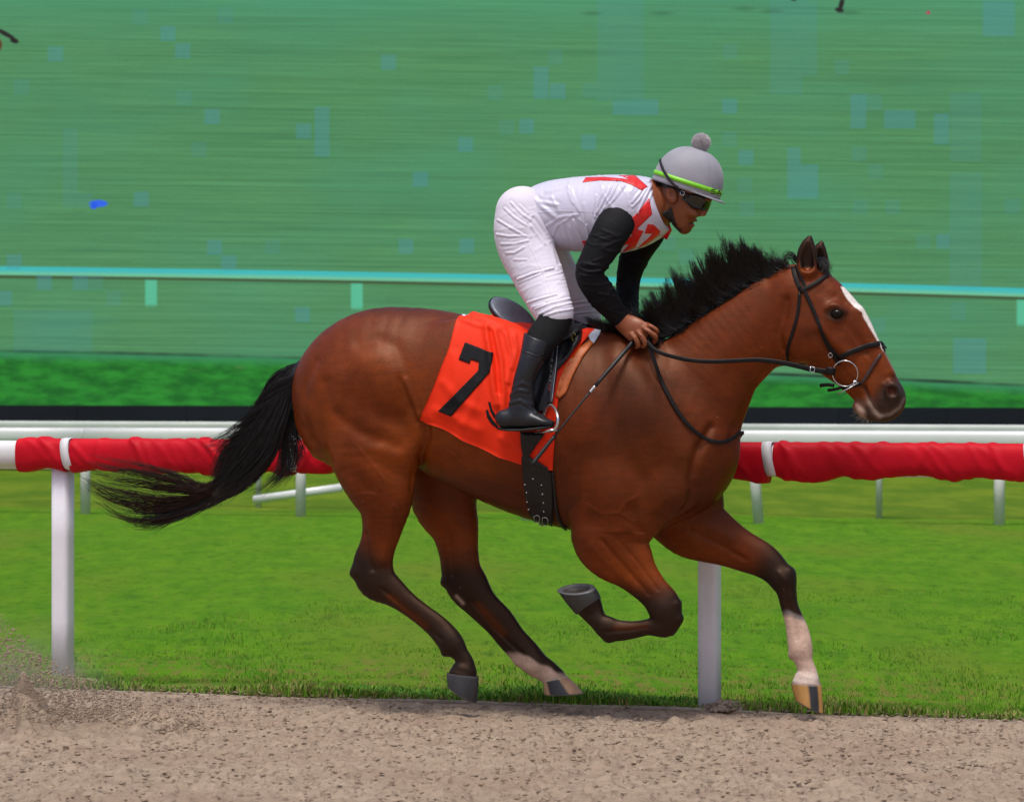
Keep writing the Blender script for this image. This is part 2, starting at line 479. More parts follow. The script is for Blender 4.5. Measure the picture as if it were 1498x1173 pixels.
# turf -------------------------------------------------------------
def m_turf():
    m = bpy.data.materials.new('turf'); m.use_nodes = True; n = N(m); p = n.n['Principled BSDF']
    v = n.mapped((1, .4, 1), (0,0,-EDGE_A)); vs = n.mapped((1, .28, 1), (0,0,-EDGE_A))
    c = n.mix(n.ramp(n.noise(3.2, vs, 8, .72), .34, .66), (.058,.175,.0035), (.100,.228,.006))
    c = n.mix(n.ramp(n.noise(.55, vs, 3, .5), .45, .7), c, (.115,.185,.012))
    c = n.mix(n.math('MULTIPLY', n.ramp(n.noise(9, vs, 8, .78), .48, .64), .7), c, (.040,.112,.005))
    c = n.mix(n.math('MULTIPLY', n.ramp(n.noise(13, vs, 6, .75), .54, .66), .55), c, (.15,.20,.025))
    c = n.mix(n.math('MULTIPLY', n.ramp(n.noise(55, v, 4, .8), .6, .75), .5), c, (.2,.26,.045))
    # mown strips seen beyond the first lawn and dry edge towards the sand
    g = n.add('ShaderNodeTexCoord'); s = n.add('ShaderNodeSeparateXYZ'); mp = n.add('ShaderNodeMapping')
    mp.inputs['Rotation'].default_value = (0,0,-EDGE_A); n.link(g.outputs['Object'], mp.inputs[0]); n.link(mp.outputs[0], s.inputs[0])
    yy = s.outputs[1]
    far = n.ramp(n.math('ADD', yy, n.math('MULTIPLY', n.noise(.5, v), 1.5)), 36.2, 37.0)
    c = n.mix(far, c, n.mix(n.ramp(n.noise(1.1, n.mapped((1,.22,1),(0,0,-EDGE_A)), 7, .7), .42, .6), (.075,.145,.008), (.125,.19,.012)))
    y0 = e0[1]*math.cos(EDGE_A)-e0[0]*math.sin(EDGE_A)
    near = n.math('SUBTRACT', 1.0, n.ramp(n.math('ADD', yy, n.math('MULTIPLY', n.noise(3, vs, 5, .7), -.55)), y0-.22, y0+.12))
    c = n.mix(n.math('MULTIPLY', near, .85), c, (.19,.13,.07))
    n2 = n.math('SUBTRACT', 1.0, n.ramp(n.math('ADD', yy, n.math('MULTIPLY', n.noise(2, vs, 4, .7), -2)), y0, y0+1.6))
    c = n.mix(n.math('MULTIPLY', n2, n.ramp(n.noise(14, vs, 5, .7), .45, .62)), c, (.15,.15,.03))
    n.link(c, p.inputs['Base Color']); p.inputs['Roughness'].default_value = .9; p.inputs['Specular IOR Level'].default_value = .1
    b = n.add('ShaderNodeBump'); b.inputs['Strength'].default_value = .8; b.inputs['Distance'].default_value = .02
    n.link(n.noise(40, v, 5, .7), b.inputs['Height']); n.link(b.outputs[0], p.inputs['Normal'])
    return m
M_turf = m_turf()
us = np.r_[-400, -60, np.linspace(-6, 12, 160), 60, 400]; vs_ = np.r_[0, .02, np.linspace(.05, 3, 60), np.linspace(3.3, 24, 60), 60, 200, 1200]
U, Vv = np.meshgrid(us, vs_, indexing='ij'); X, Y = edge_pt(U, Vv)
fz = field2d(len(us), len(vs_), 1.2, 1.2, 5)*.008*sst(Vv, 0, .3)*(Vv < 24); Z = fz-.012*(Vv<.001)
nx, ny = U.shape; idx = np.arange(nx*ny).reshape(nx, ny); F = np.stack([idx[:-1,:-1], idx[1:,:-1], idx[1:,1:], idx[:-1,1:]], -1).reshape(-1, 4)
tag(mesh_obj('turf', np.stack([X, Y, Z], -1).reshape(-1, 3), F, M_turf), kind='structure')
# grass blades: dense by the edge, thinning out behind
def blades(n, u0, u1, vfun, h0, h1, w0, seed, cols, lean=.5):
    r = np.random.default_rng(seed); uu = r.uniform(u0, u1, n); vv = vfun(r, n); x, y = edge_pt(uu, vv)
    h = r.uniform(h0, h1, n)*(1+.4*np.sin(uu*5+vv*3)); a = r.uniform(0, 2*math.pi, n); le = r.uniform(.1, lean, n)*h
    base = np.stack([x, y, np.zeros(n)-.004], -1); dv = np.stack([np.cos(a), np.sin(a), 0*a], -1); sd_ = np.stack([-np.sin(a), np.cos(a), 0*a], -1)
    wd = w0*r.uniform(.6, 1.4, n)[:,None]
    mid = base+dv*(le*.35)[:,None]+np.array((0,0,1))*(h*.6)[:,None]; tip = base+dv*le[:,None]+np.array((0,0,1))*h[:,None]
    V = np.stack([base-sd_*wd, base+sd_*wd, mid+sd_*wd*.7, mid-sd_*wd*.7, tip], 1).reshape(-1, 3)
    i = np.arange(n)*5; F = np.concatenate([np.stack([i,i+1,i+2], -1), np.stack([i,i+2,i+3], -1), np.stack([i+3,i+2,i+4], -1)])
    c = np.array(cols)[r.integers(0, len(cols), n)]*r.uniform(.75, 1.25, (n,1)); return V, F, np.repeat(c, 5, 0)
G1 = blades(70000, -1, 6.2, lambda r, n: .01+9*r.random(n)**2.6, .008, .02, .0022, 11, [(.10,.26,.010),(.085,.22,.008),(.13,.28,.015),(.2,.26,.05)])
G2 = blades(9000, -1, 6.2, lambda r, n: -.02+.16*r.random(n), .02, .05, .003, 12, [(.12,.28,.015),(.2,.25,.05),(.3,.24,.09),(.1,.24,.01)], .9)
G3 = blades(4000, 1.7, 3.4, lambda r, n: .02+.4*r.random(n)**1.5, .02, .05, .005, 13, [(.10,.28,.03),(.08,.22,.02),(.18,.32,.03)], 1.1)
V, F, c_, k = [], [], [], 0
for a_ in (G1, G2, G3): V.append(a_[0]); F.append(a_[1]+k); c_.append(a_[2]); k += len(a_[0])
M_blade = mat('grass_blade', (1,1,1), .7, .1, use_attr=True, spec=.2)
g = mesh_obj('grass_blades', np.vstack(V), np.vstack(F), M_blade, smooth=False); set_col(g, np.vstack(c_)); tag(g, 'short green grass blades growing along the edge of the sand track', 'grass', kind='stuff')
# track edging strip, thin and pale, dips in and out of the sand
M_edge = mat('edging', (.30,.25,.2), .9, .5, 6)
uu = np.linspace(-2, 7, 120); x, y = edge_pt(uu, -.015+0*uu); z = -.010+.006*np.sin(uu*1.9+2.4)-.003*np.sin(uu*5.1)
V, F = sweep(np.stack([x,y,z], -1), np.tile((0,0,1.), (120,1)), .008, .02, 6)
tag(mesh_obj('edging_strip', V, F, M_edge), 'thin pale edging strip between the sand track and the turf', 'edging')

def clods(n, posf, rmin, rmax, seed, m, name, flat=.6):
    r = np.random.default_rng(seed); ico_v = np.array([(0,0,1),(.894,0,.447),(.276,.851,.447),(-.724,.526,.447),(-.724,-.526,.447),(.276,-.851,.447),(.724,.526,-.447),(-.276,.851,-.447),(-.894,0,-.447),(-.276,-.851,-.447),(.724,-.526,-.447),(0,0,-1)])
    ico_f = [(0,1,2),(0,2,3),(0,3,4),(0,4,5),(0,5,1),(1,6,2),(2,7,3),(3,8,4),(4,9,5),(5,10,1),(6,7,2),(7,8,3),(8,9,4),(9,10,5),(10,6,1),(11,7,6),(11,8,7),(11,9,8),(11,10,9),(11,6,10)]
    P = posf(r, n); R_ = rmin+(rmax-rmin)*r.random(n)**3
    V = P[:,None,:]+ico_v[None]*R_[:,None,None]*r.uniform(.6,1.3,(n,12,1))*np.array((1.25,1,flat)); F = (np.array(ico_f)[None]+(np.arange(n)*12)[:,None,None]).reshape(-1,3)
    return mesh_obj(name, V.reshape(-1,3), F, m, smooth=True)
def on_sand(r, n):
    u = r.uniform(-1, 6.2, n); v = -.0-4.4*r.random(n)**1.3; x, y = edge_pt(u, v); return np.stack([x, y, np.full(n, -.004)+r.uniform(-.006,.006,n)], -1)
tag(clods(16000, on_sand, .0015, .010, 21, M_sand, 'sand_clods'), 'small clods of sand scattered over the track', 'sand clods', kind='stuff')
M_dark = mat('damp_sand', (.40,.31,.24), .95, .3, 30, .004, 120)
def fly(r, n):
    t = r.random(n); 
    px = -20+150*np.abs(r.standard_normal(n))*.9; py = 1058-(190*r.random(n)**1.9)*np.exp(-(px+20)/120)-14*r.random(n)
    d = r.uniform(13.0, 14.4, n); return np.stack([(px-CX)/FPX*d, d, np.maximum(CAMZ-(py-HY)/FPX*d, .0)], -1)
tag(clods(7500, fly, .0012, .0065, 23, M_sand, 'flying_sand', .8), 'grains and clods of sand kicked up in the air at the left edge', 'flying sand', kind='stuff')
def heap_f(cx, cy, rx, ry, hz, dd=None):
    def f(r, n):
        a = r.random(n)*2*math.pi; q = np.sqrt(r.random(n)); px = cx+rx*q*np.cos(a); py = cy+ry*q*np.sin(a)
        d = FPX*CAMZ/(py-HY); z = hz*(1-q**1.3)*r.uniform(.5,1,n)
        return np.stack([(px-CX)/FPX*d, d, z], -1)
    return f
def clump(name, args, n, rmin, rmax, seed, lab, m=None):
    tag(clods(n, heap_f(*args), rmin, rmax, seed, m or M_sand, name, .8), lab, 'sand heap', kind='stuff')
clump('sand_heap', (1060,1035,36,5,.035), 500, .004, .016, 31, 'small heap of sand beside the foot of the right rail post')
clump('sand_heap', (118,1001,40,5,.03), 500, .004, .014, 32, 'small heap of sand beside the foot of the left rail post')
clump('sand_heap', (36,1060,75,15,.08), 5000, .002, .009, 33, 'heap of kicked up sand at the left edge of the track', M_dark)
clump('sand_heap', (232,1062,75,12,.05), 1100, .002, .008, 34, 'churned ridge of sand behind the horse on the track')
def on_edge(r, n):
    u = r.uniform(-1, 6.2, n); v = .16*r.random(n)**2.2; x, y = edge_pt(u, v); return np.stack([x, y, r.uniform(-.002,.008,n)], -1)
tag(clods(5200, on_edge, .0015, .010, 36, M_sand, 'spilled_sand'), 'crumbs of sand spilled over the grass along the edge of the track', 'sand', kind='stuff')
V, F = revolve([(math.sin(a), -math.cos(a)) for a in np.linspace(.02, 3.12, 14)], 24)
dd_ = mesh_obj('dust_cloud', V*np.array((.75,.35,.36))+W(10, 13.6, .22), F); tag(dd_, 'pale puff of dust hanging over the sand at the left edge', 'dust', kind='stuff')
md = bpy.data.materials.new('dust'); md.use_nodes = True; n = N(md); n.n.remove(n.n['Principled BSDF']); pv = n.add('ShaderNodeVolumePrincipled'); pv.inputs['Color'].default_value = (.8,.74,.66,1)
tc = n.add('ShaderNodeNewGeometry'); c0_ = W(10, 13.6, .1); vm = n.add('ShaderNodeVectorMath', operation='SUBTRACT'); n.link(tc.outputs['Position'], vm.inputs[0]); vm.inputs[1].default_value = tuple(c0_)
vs2 = n.add('ShaderNodeVectorMath', operation='MULTIPLY'); n.link(vm.outputs[0], vs2.inputs[0]); vs2.inputs[1].default_value = (1.5,3.0,2.3); vl_ = n.add('ShaderNodeVectorMath', operation='LENGTH'); n.link(vs2.outputs[0], vl_.inputs[0])
fall = n.ramp(vl_.outputs['Value'], 1.0, .1); n.link(n.math('MULTIPLY', n.math('MULTIPLY', fall, n.ramp(n.noise(7, tc.outputs['Position'], 4, .65), .38, .7)), 2.2), pv.inputs['Density'])
n.link(pv.outputs[0], n.n['Material Output'].inputs[1]); dd_.data.materials.append(md)
# ---------------------------------------------------------------- near padded rail
M_white = mat('white_paint', (.82,.81,.87), .35, .05, 6, .0004, 50, coat=.2)
M_white2 = mat('white_tube', (.72,.73,.74), .3, .05, 3, coat=.2)
M_grey = mat('grey_tube', (.50,.54,.50), .45, .1, 2)
M_red = mat('red_padding', (.50,.001,.012), .6, .2, 5, .0014, 24, sheen=0, spec=.2)
M_band = mat('white_band', (.7,.7,.72), .6, .1, 20, .0006, 120)
pA = np.array((W(92,15.5,0)[0], 15.5)); pB = np.array((W(1038,14.33,0)[0], 14.33)); rd = pB-pA; RL = np.linalg.norm(rd); rd /= RL; rn = np.array((-rd[1], rd[0]))
rail = empty('padded_rail', (pA[0], pA[1], 0)); tag(rail, 'near white track rail wrapped in red padding behind the racehorse', 'rail')
ra = math.atan2(rd[1], rd[0]); rail.rotation_euler = (0,0,ra)
def on_rail(px):  # distance along the rail for a reference column
    k = (px-CX)/FPX; return (k*pA[1]-pA[0])/(rd[0]-k*rd[1])+.037
TOPZ = 1.17
for i in (-1,0,1,2):
    V, F = sweep(np.array([(i*RL,0,-.05),(i*RL,0,.3),(i*RL,0,.7),(i*RL,0,1.04)]), np.tile((0,-1.,0),(4,1)), .094, .094, 28, .55)
    mesh_obj('post', V, F, M_white, rail)
zc = TOPZ-.075
xs = np.linspace(-3.6, 9, 80); V, F = sweep(np.stack([xs, 0*xs-.02, 0*xs+zc], -1), np.tile((0,0,1.),(80,1)), .12, .125, 20, .8); mesh_obj('rail_tube', V, F, M_white2, rail)
xs = np.linspace(-3.6, 9, 30); V, F = sweep(np.stack([xs, 0*xs+.02, 0*xs+zc-.052], -1), np.tile((0,0,1.),(30,1)), .09, .05, 12, .8); mesh_obj('lower_flange', V, F, M_white2, rail)
def pad(x0, x1, seed):
    n = max(12, int((x1-x0)/.008)); m_ = 40; xx = np.linspace(x0, x1, n); r = np.random.default_rng(seed)
    f = field2d(n+64, 64, 6, 5, seed); V = []
    fx = np.zeros((n, m_)); fs_ = np.random.default_rng(seed+5)
    # diagonal folds pulled tight round the tube
    wr = np.zeros((n, m_))
    for _ in range(int((x1-x0)*15)+2):
        c0 = fs_.uniform(x0, x1); sl = -fs_.choice([1,1,1,-.5])*fs_.uniform(.04, .12); wdt = fs_.uniform(.010, .022); am = fs_.uniform(.003, .0085)
        th = np.linspace(0, 2*math.pi, m_, endpoint=False); zz = np.sin(th)
        wr += am*np.exp(-(((xx[:,None]-c0)-sl*zz[None])/wdt)**2)*(.4+.6*np.cos(th/2+fs_.uniform(0,3))**2)[None]
    for i, x_ in enumerate(xx):
        e = min(1, min(i, n-1-i)/3)
        for j in range(m_):
            a = 2*math.pi*j/m_; c, s_ = math.cos(a), math.sin(a)
            ry = .072+wr[i,j]*e; rz = .073+wr[i,j]*e
            sag = -.020*max(0,-s_)*(.6+.5*f[i, 32])
            V.append((x_, -.02+ry*math.copysign(abs(c)**.5, c), zc+rz*math.copysign(abs(s_)**.8, s_)+sag))
    F = [(i*m_+j, i*m_+(j+1)%m_, (i+1)*m_+(j+1)%m_, (i+1)*m_+j) for i in range(n-1) for j in range(m_)]
    F += [tuple(range(m_))[::-1], tuple((n-1)*m_+j for j in range(m_))]
    mesh_obj('red_pad', np.array(V), [f_[::-1] for f_ in F], M_red, rail)
cuts = [(26, 94), (104, 420), (432, 1113.5), (1127, 1496)]
for i, (a, b) in enumerate(cuts): pad(on_rail(a), on_rail(b), 40+i)
pad(on_rail(1506), on_rail(2100), 50)
for px in (99, 426, 1120, 1501):
    x0 = on_rail(px); th = np.linspace(0, 2*math.pi, 33); V = []
    for off_ in (-.022, .022):
        for rr in (.071, .0745):
            V.append(np.stack([x0+off_-.012*np.sin(th), -.02+rr*1.06*np.sign(np.cos(th))*np.abs(np.cos(th))**.5, zc+rr*np.sin(th)*1.03], -1))
    V = np.vstack(V); F = []
    for a, b in ((0,1),(1,3),(3,2),(2,0)):
        for j in range(32): F.append((a*33+j, a*33+j+1, b*33+j+1, b*33+j))
    mesh_obj('white_band', V, F, M_band, rail)
# ---------------------------------------------------------------- far rails
def far_rail(name, label, pts, r, z, m, post_r, posts, mpost, tilt=None):
    (x0, d0), (x1, d1) = pts; A = W(x0, d0, 0); B = W(x1, d1, 0); dr = (B-A)/np.linalg.norm(B-A)
    root = empty(name, (A[0], A[1], 0), math.atan2(dr[1], dr[0])); tag(root, label, 'rail')
    Lr = np.linalg.norm(B-A)
    for seg in np.arange(-4*3.0, Lr+12, 6.0):
        xs = np.linspace(seg, seg+5.985, 6); V, F = sweep(np.stack([xs, 0*xs, 0*xs+z+random.uniform(-.004,.004)], -1), np.tile((0,0,1.),(6,1)), 2*r, 2*r, 20, .6)
        mesh_obj('rail_tube', V, F, m, root)
    for px in posts:
        k = (px-CX)/FPX; u_ = (k*A[1]-A[0])/(dr[0]-k*dr[1])
        V, F = revolve([(0,-.05),(post_r,-.05),(post_r,z-r*.5),(0,z-r*.5)], 16); V[:,0] += u_
        if tilt and px == tilt[0]: V[:,0] += -tilt[1]*V[:,2]
        mesh_obj('post', V, F, mpost, root)
    return root, dr, A
M_postw = mat('old_post', (.62,.62,.6), .6, .12, 5)
far_rail('turf_rail', 'white turf course rail with white posts seen through below the red padding', ((125, 37.7), (1462, 34.3)), .088, .915, M_white2, .058, (-190,125,440,770,1110,1462,1800), M_postw, (1110,.09))
r2, dr2, A2 = far_rail('course_rail', 'farthest grey green rail on thin posts in front of the video screen', ((378, 40.0), (1286, 36.6)), .066, .985, M_grey, .036, (-530,-76,378,832,1286,1740), M_grey)
# loose rail length propped against the thin post
a = W(372, 38.6, .14); b = W(500, 38.3, .29)
V, F = sweep(np.array([a, (a+b)/2, b]), np.tile((0,0,1.),(3,1)), .1, .10, 12, .8); 
tag(mesh_obj('loose_rail_section', V, F, M_white2), 'short white rail section sloping up to the right under the red padding behind the tail', 'rail section')
# ---------------------------------------------------------------- video screen
SD = 60.0; K_ = FPX/SD
scr = empty('video_screen', (0, SD, 0), 0); tag(scr, 'huge outdoor video screen showing green turf with a cyan rail, on a black base', 'video screen')
scr.rotation_euler = (0, math.radians(.14), 0)
def screen_mat(name, blue, seed=0):
    m = bpy.data.materials.new(name); m.use_nodes = True; n = N(m); n.n.remove(n.n['Principled BSDF'])
    g = n.add('ShaderNodeNewGeometry'); s = n.add('ShaderNodeSeparateXYZ'); n.link(g.outputs['Position'], s.inputs[0])
    px = n.math('MULTIPLY_ADD', s.outputs[0], K_, CX); py = n.math('MULTIPLY_ADD', s.outputs[2], -K_, HY+CAMZ*K_)
    def quad(a, b, c): return n.math('ADD', n.math('MULTIPLY_ADD', px, b, a), n.math('MULTIPLY', n.math('MULTIPLY', px, px), c))
    cmb = n.add('ShaderNodeCombineXYZ'); n.link(px, cmb.inputs[0])
    tilt_y = n.math('SUBTRACT', py, n.math('MULTIPLY', px, .012)); n.link(tilt_y, cmb.inputs[1])
    def nz(sx, sy, sc, det=4, ro=.6):
        mp = n.add('ShaderNodeMapping'); mp.inputs['Scale'].default_value = (sx, sy, 1); n.link(cmb.outputs[0], mp.inputs[0]); return n.noise(sc, mp.outputs[0], det, ro)
    c = n.mix(n.ramp(nz(.004, .22, 1.0, 6, .65), .25, .75), (.060,.225,.088), (.105,.325,.125))
    c = n.mix(n.math('MULTIPLY', n.ramp(nz(.02, .55, 1.0, 5, .75), .52, .64), .3), c, (.05,.14,.05))
    c = n.mix(n.ramp(nz(.0035, .006, 1.0, 3, .5), .4, .7), c, n.mix(.4, c, (.065,.29,.17)))
    c = n.mix(n.math('MULTIPLY', n.ramp(py, 90, -30), .55), c, (.07,.34,.2))
    c = n.mix(n.math('MULTIPLY', n.ramp(nz(.0012, .62, 1.0, 3, .6), .48, .62), .42), c, (.045,.15,.055))
    c = n.mix(n.math('MULTIPLY', n.ramp(nz(.0012, .5, 1.0, 3, .6), .56, .42) if False else n.ramp(nz(.0016, .45, 1.0, 2, .5), .55, .65), .3), c, (.11,.36,.17))
    fine = n.math('MULTIPLY_ADD', nz(.5, .5, 1.0, 2, .5), .5, .75)
    # lower strip
    d2 = n.math('SUBTRACT', py, quad(512, .0195, .0000095))
    low = n.mix(n.ramp(nz(.02, .06, 1.0, 5, .65), .35, .65), (.006,.125,.010), (.022,.26,.022))
    low = n.mix(n.ramp(nz(.03, .1, 1.0, 4, .6), .62, .75), low, (.06,.19,.04))
    low = n.mix(n.ramp(n.math('ADD', d2, n.math('MULTIPLY', nz(.01,.05,1.0),14)), 26, 8), low, (.04,.25,.10))
    c = n.mix(n.ramp(d2, -1, 3), c, low)
    seam = n.math('MULTIPLY', n.ramp(n.math('ABSOLUTE', n.math('SUBTRACT', d2, 1)), 4, .5), n.math('MULTIPLY_ADD', n.ramp(nz(.006,.001,1.0,3), .38, .62), .7, .3)); c = n.mix(seam, c, (.012,.035,.02))
    # rail on the picture
    d1 = n.math('SUBTRACT', py, quad(396, .0119, .0000063))
    for x0 in (221, 522, 1496):
        bx = n.ramp(n.math('ABSOLUTE', n.math('SUBTRACT', px, float(x0))), 10, 7); by = n.math('MULTIPLY', n.ramp(d1, 8, 11), n.ramp(d1, 52, 44))
        c = n.mix(n.math('MULTIPLY', bx, by), c, (.1,.5,.3))
    c = n.mix(n.ramp(n.math('ABSOLUTE', n.math('SUBTRACT', d1, 8.5)), 3.5, 1.0), c, (.05,.085,.03))
    railc = n.mix(n.ramp(d1, -2, 5), (.05,.5,.5), (.17,.55,.32))
    c = n.mix(n.ramp(n.math('ABSOLUTE', d1), 7.5, 5), c, railc)
    # galloping feet and their shadows at the picture's upper rim
    def blob(x0, y0, rx, ry, rot, col, soft=.5):
        cr, sr = math.cos(rot), math.sin(rot)
        dx = n.math('SUBTRACT', px, float(x0)); dy = n.math('SUBTRACT', py, float(y0))
        a_ = n.math('DIVIDE', n.math('ADD', n.math('MULTIPLY', dx, cr), n.math('MULTIPLY', dy, sr)), rx); b_ = n.math('DIVIDE', n.math('SUBTRACT', n.math('MULTIPLY', dy, cr), n.math('MULTIPLY', dx, sr)), ry)
        r2 = n.math('ADD', n.math('MULTIPLY', a_, a_), n.math('MULTIPLY', b_, b_)); return n.mix(n.ramp(r2, 1.3, soft), c, col)
    for x0, y0 in ((1130,17),(1243,19),(968,20),(866,20),(1088,13)): c = blob(x0, y0, 20, 4, 0, (.045,.18,.08), -.6)
    c = blob(8, 50, 18, 3.6, .5, (.018,.014,.012)); c = blob(21, 60, 7, 4, .3, (.015,.012,.01)); c = blob(-2, 66, 5, 9, 0, (.12,.03,.01))
    c = blob(1231, 6, 4, 9, .25, (.02,.015,.015)); c = blob(1228, 15, 7, 4, .2, (.02,.015,.015)); c = blob(1160, -2, 6, 4, .6, (.03,.02,.015))
    c = blob(144, 298, 13, 5, 0, (.03,.13,.85), .8); c = blob(137, 301, 5, 5, 0, (.02,.1,.8), .8); c = blob(1358, 19, 3, 2.5, 0, (.5,.03,.12))
    if blue: c = n.mix(blue, c, (.075,.29,.36))
    e = n.add('ShaderNodeEmission'); cf = n.add('ShaderNodeCombineColor')
    for i in range(3): n.link(fine, cf.inputs[i])
    c = n.mix(1.0, c, cf.outputs[0], 'MULTIPLY')
    n.link(c, e.inputs[0]); e.inputs[1].default_value = .87
    gl = n.add('ShaderNodeBsdfDiffuse'); gl.inputs[0].default_value = (.02,.02,.025,1); ad = n.add('ShaderNodeAddShader')
    n.link(e.outputs[0], ad.inputs[0]); n.link(gl.outputs[0], ad.inputs[1]); n.link(ad.outputs[0], n.n['Material Output'].inputs[0])
    return m
def sc(px, py): return (px-CX)/K_, CAMZ-(py-HY)/K_
MS0 = screen_mat('screen_picture', 0); MS1 = screen_mat('screen_module_faint', .14); MS2 = screen_mat('screen_module_blue', .33)
def sheet(name, x0, x1, z0, z1, y0, y1, m, parent):
    V, F = box(x0, x1, y0, y1, z0, z1); return mesh_obj(name, V, F, m, parent, smooth=False)
zb = CAMZ-(594.5-HY)/K_
M_black = mat('screen_frame', (.010,.012,.020), .6, .2, .6, spec=.2)
sheet('screen_face', -16, 16, zb, 13, 0, .3, MS0, scr)
for i in range(16): sheet('base_panel', -16+2*i+.003, -16+2*i+1.997, 0, zb, -.12, .25, M_black, scr)
sheet('frame_side', -16.4, -16, -.1, 13.3, -.12, .4, M_black, scr); sheet('frame_side', 16, 16.4, -.1, 13.3, -.12, .4, M_black, scr); sheet('frame_top', -16.4, 16.4, 13, 13.4, -.12, .4, M_black, scr)
MOD = """80 81 1;244 51 1;266 76 1;309 172 1;290 220 0;567 92 1;723 136 0;680 212 1;614 263 1;593 361 1;682 360 1;313 363 1;334 386 1;442 461 1;206 293 1;20 296 0;20 385 1;64 415 1;6 438 1;166 438 0;268 145 0;811 84 0;814 133 1;769 185 1;860 208 1;1066 155 1;1066 203 0;1090 230 1;1230 98 0;1278 150 0;1256 224 0;1280 250 0;1258 302 0;1305 302 0;1092 305 0;1088 270 0;1380 352 1;977 355 0;1003 375 0;1098 495 0;1284 475 0;328 25 0;203 27 0;1480 300 0;1066 75 0;443 193 1;30 130 0;398 362 0;740 187 0;1350 352 0"""
for t in MOD.split(';'):
    x, y, k = map(int, t.split()); a, z = sc(x, y); h_ = 11/K_
    sheet('led_module', a-h_, a+h_, z-h_, z+h_, -.006-.002*k, .05, (MS1, MS2)[k], scr)
RC = """91 190 113 306 0;113 284 135 306 0;459 157 481 230 1;20 455 135 516 0;106 404 128 426 1;128 404 150 426 0;779 98 801 145 1;803 122 826 145 1;872 0 940 20 0;872 20 940 148 0;851 122 917 143 0;917 20 940 66 0;895 145 962 168 1;1125 0 1194 110 0;1125 110 1173 138 0;1243 137 1266 187 1;1266 137 1289 160 0;1292 160 1338 187 1;1365 165 1387 210 1;1389 135 1435 235 0;1436 0 1483 52 1;1151 215 1170 290 1;1170 240 1196 290 1;1388 250 1436 422 0;1394 493 1442 545 1;1390 440 1412 466 0;955 455 977 480 0"""
for i, t in enumerate(RC.split(';')):
    x0, y0, x1, y1, k = map(int, t.split())
    nx_, ny_ = max(1, round((x1-x0)/22.5)), max(1, round((y1-y0)/22.5))
    for a in range(nx_):
        for b in range(ny_):
            xa, za = sc(x0+(x1-x0)*a/nx_, y0+(y1-y0)*b/ny_); xb, zb_ = sc(x0+(x1-x0)*(a+1)/nx_, y0+(y1-y0)*(b+1)/ny_)
            sheet('led_module', xa, xb, zb_, za, -.010-.001*(i%3), .05, (MS1, MS2)[k], scr)
# ================================================================ racehorse
HL = (OX, OY, 0)
horse = empty('racehorse', HL, -ALPHA); tag(horse, 'bay racehorse galloping right, black mane and tail, one white foreleg stocking', 'horse')
T_rear = chain([(492,536,488,600),(500,520,492,650),(514,500,504,690),(532,468,532,700),(565,449,570,690),(620,452,628,672),(680,463,688,709),(740,472,745,738),(800,482,806,763),(860,483,866,778),(912,490,930,784),(955,520,975,778),(990,575,1006,766),(1006,634,1022,740)],
    0, [.09,.15,.19,.235,.25,.255,.275,.29,.285,.265,.24,.21,.18,.12], k=.03, name='trunk')
T_neck = chain([(865,492,930,700),(915,500,985,730),(955,504,1014,702),(1000,484,1034,652),(1040,460,1050,604),(1080,436,1076,568),(1118,411,1108,537),(1146,394,1134,524),(1168,384,1158,480)],
    0, [.17,.165,.15,.125,.105,.095,.085,.08,.075], k=.03, name='neck')
HEADW = [.088,.098,.098,.085,.070,.062,.058,.060,.048]
T_head = chain([(1190,388,1142,466),(1215,401,1145,492),(1238,424,1158,519),(1256,446,1182,535),(1270,475,1203,549),(1286,505,1224,562),(1301,531,1242,578),(1314,556,1258,594),(1322,578,1272,607)],
    0, HEADW, k=.03, name='head')
lower_lip = chain([(1258,588,1250,600),(1270,597,1256,607),(1282,603,1268,612)], 0, [.036,.038,.03], k=.012, name='head2')
muz = ell(1303,581,0,.052,.058,.058,40,k=.03)
cheek = [ell(1150,522,0,.05,.05,.035,10,k=.04)]+[ell(1175,488,s,.115,.035,.105,-40,k=.05) for s in (.065,-.065)]
brow = [ell(1221,449,s,.04,.018,.022,35,k=.03) for s in (.078,-.078)]
crest_ = [ell(1226,498,s,.10,.014,.018,52,k=.03) for s in (.066,-.066)]
nasal = [chain([(1262,452,1246,462),(1284,496,1266,508),(1306,540,1290,550)], s, .02, k=.03) for s in (.028,-.028)]
nost = [ell(1303,572,s,.042,.022,.036,70,k=.02) for s in (.052,-.052)]
nosth = [ell(1305,573,s,.027,.028,.026,62,k=.010,sub=True) for s in (.082,-.082)]
eyes_s = [ell(1224,459,s,.026,.018,.018,20,k=.014,sub=True) for s in (.106,-.106)]
def ear(s, dx, dy, flip):
    o = chain([(1166+dx,396+dy,1196+dx,398+dy),(1166+dx,384+dy,1195+dx,386+dy),(1166+dx,371+dy,1195+dx,372+dy),(1172+dx,358+dy,1192+dx,358+dy),(1182+dx,347+dy,1188+dx,346+dy)], s, [.035,.032,.026,.018,.008], k=.02, name='ear')
    i = chain([(1172+dx,388+dy,1190+dx,389+dy),(1171+dx,374+dy,1190+dx,375+dy),(1177+dx,360+dy,1188+dx,360+dy)], s+flip, [.03,.024,.014], k=.006); i['sub'] = True; return [o, i]
ears = ear(.055, 0, 0, .026)+ear(-.06, 17, 8, .024)
def joint(px, py, s, r, b=None, k=.02): return ell(px, py, s, r, b or r*.85, r, 0, k)
LH = .135
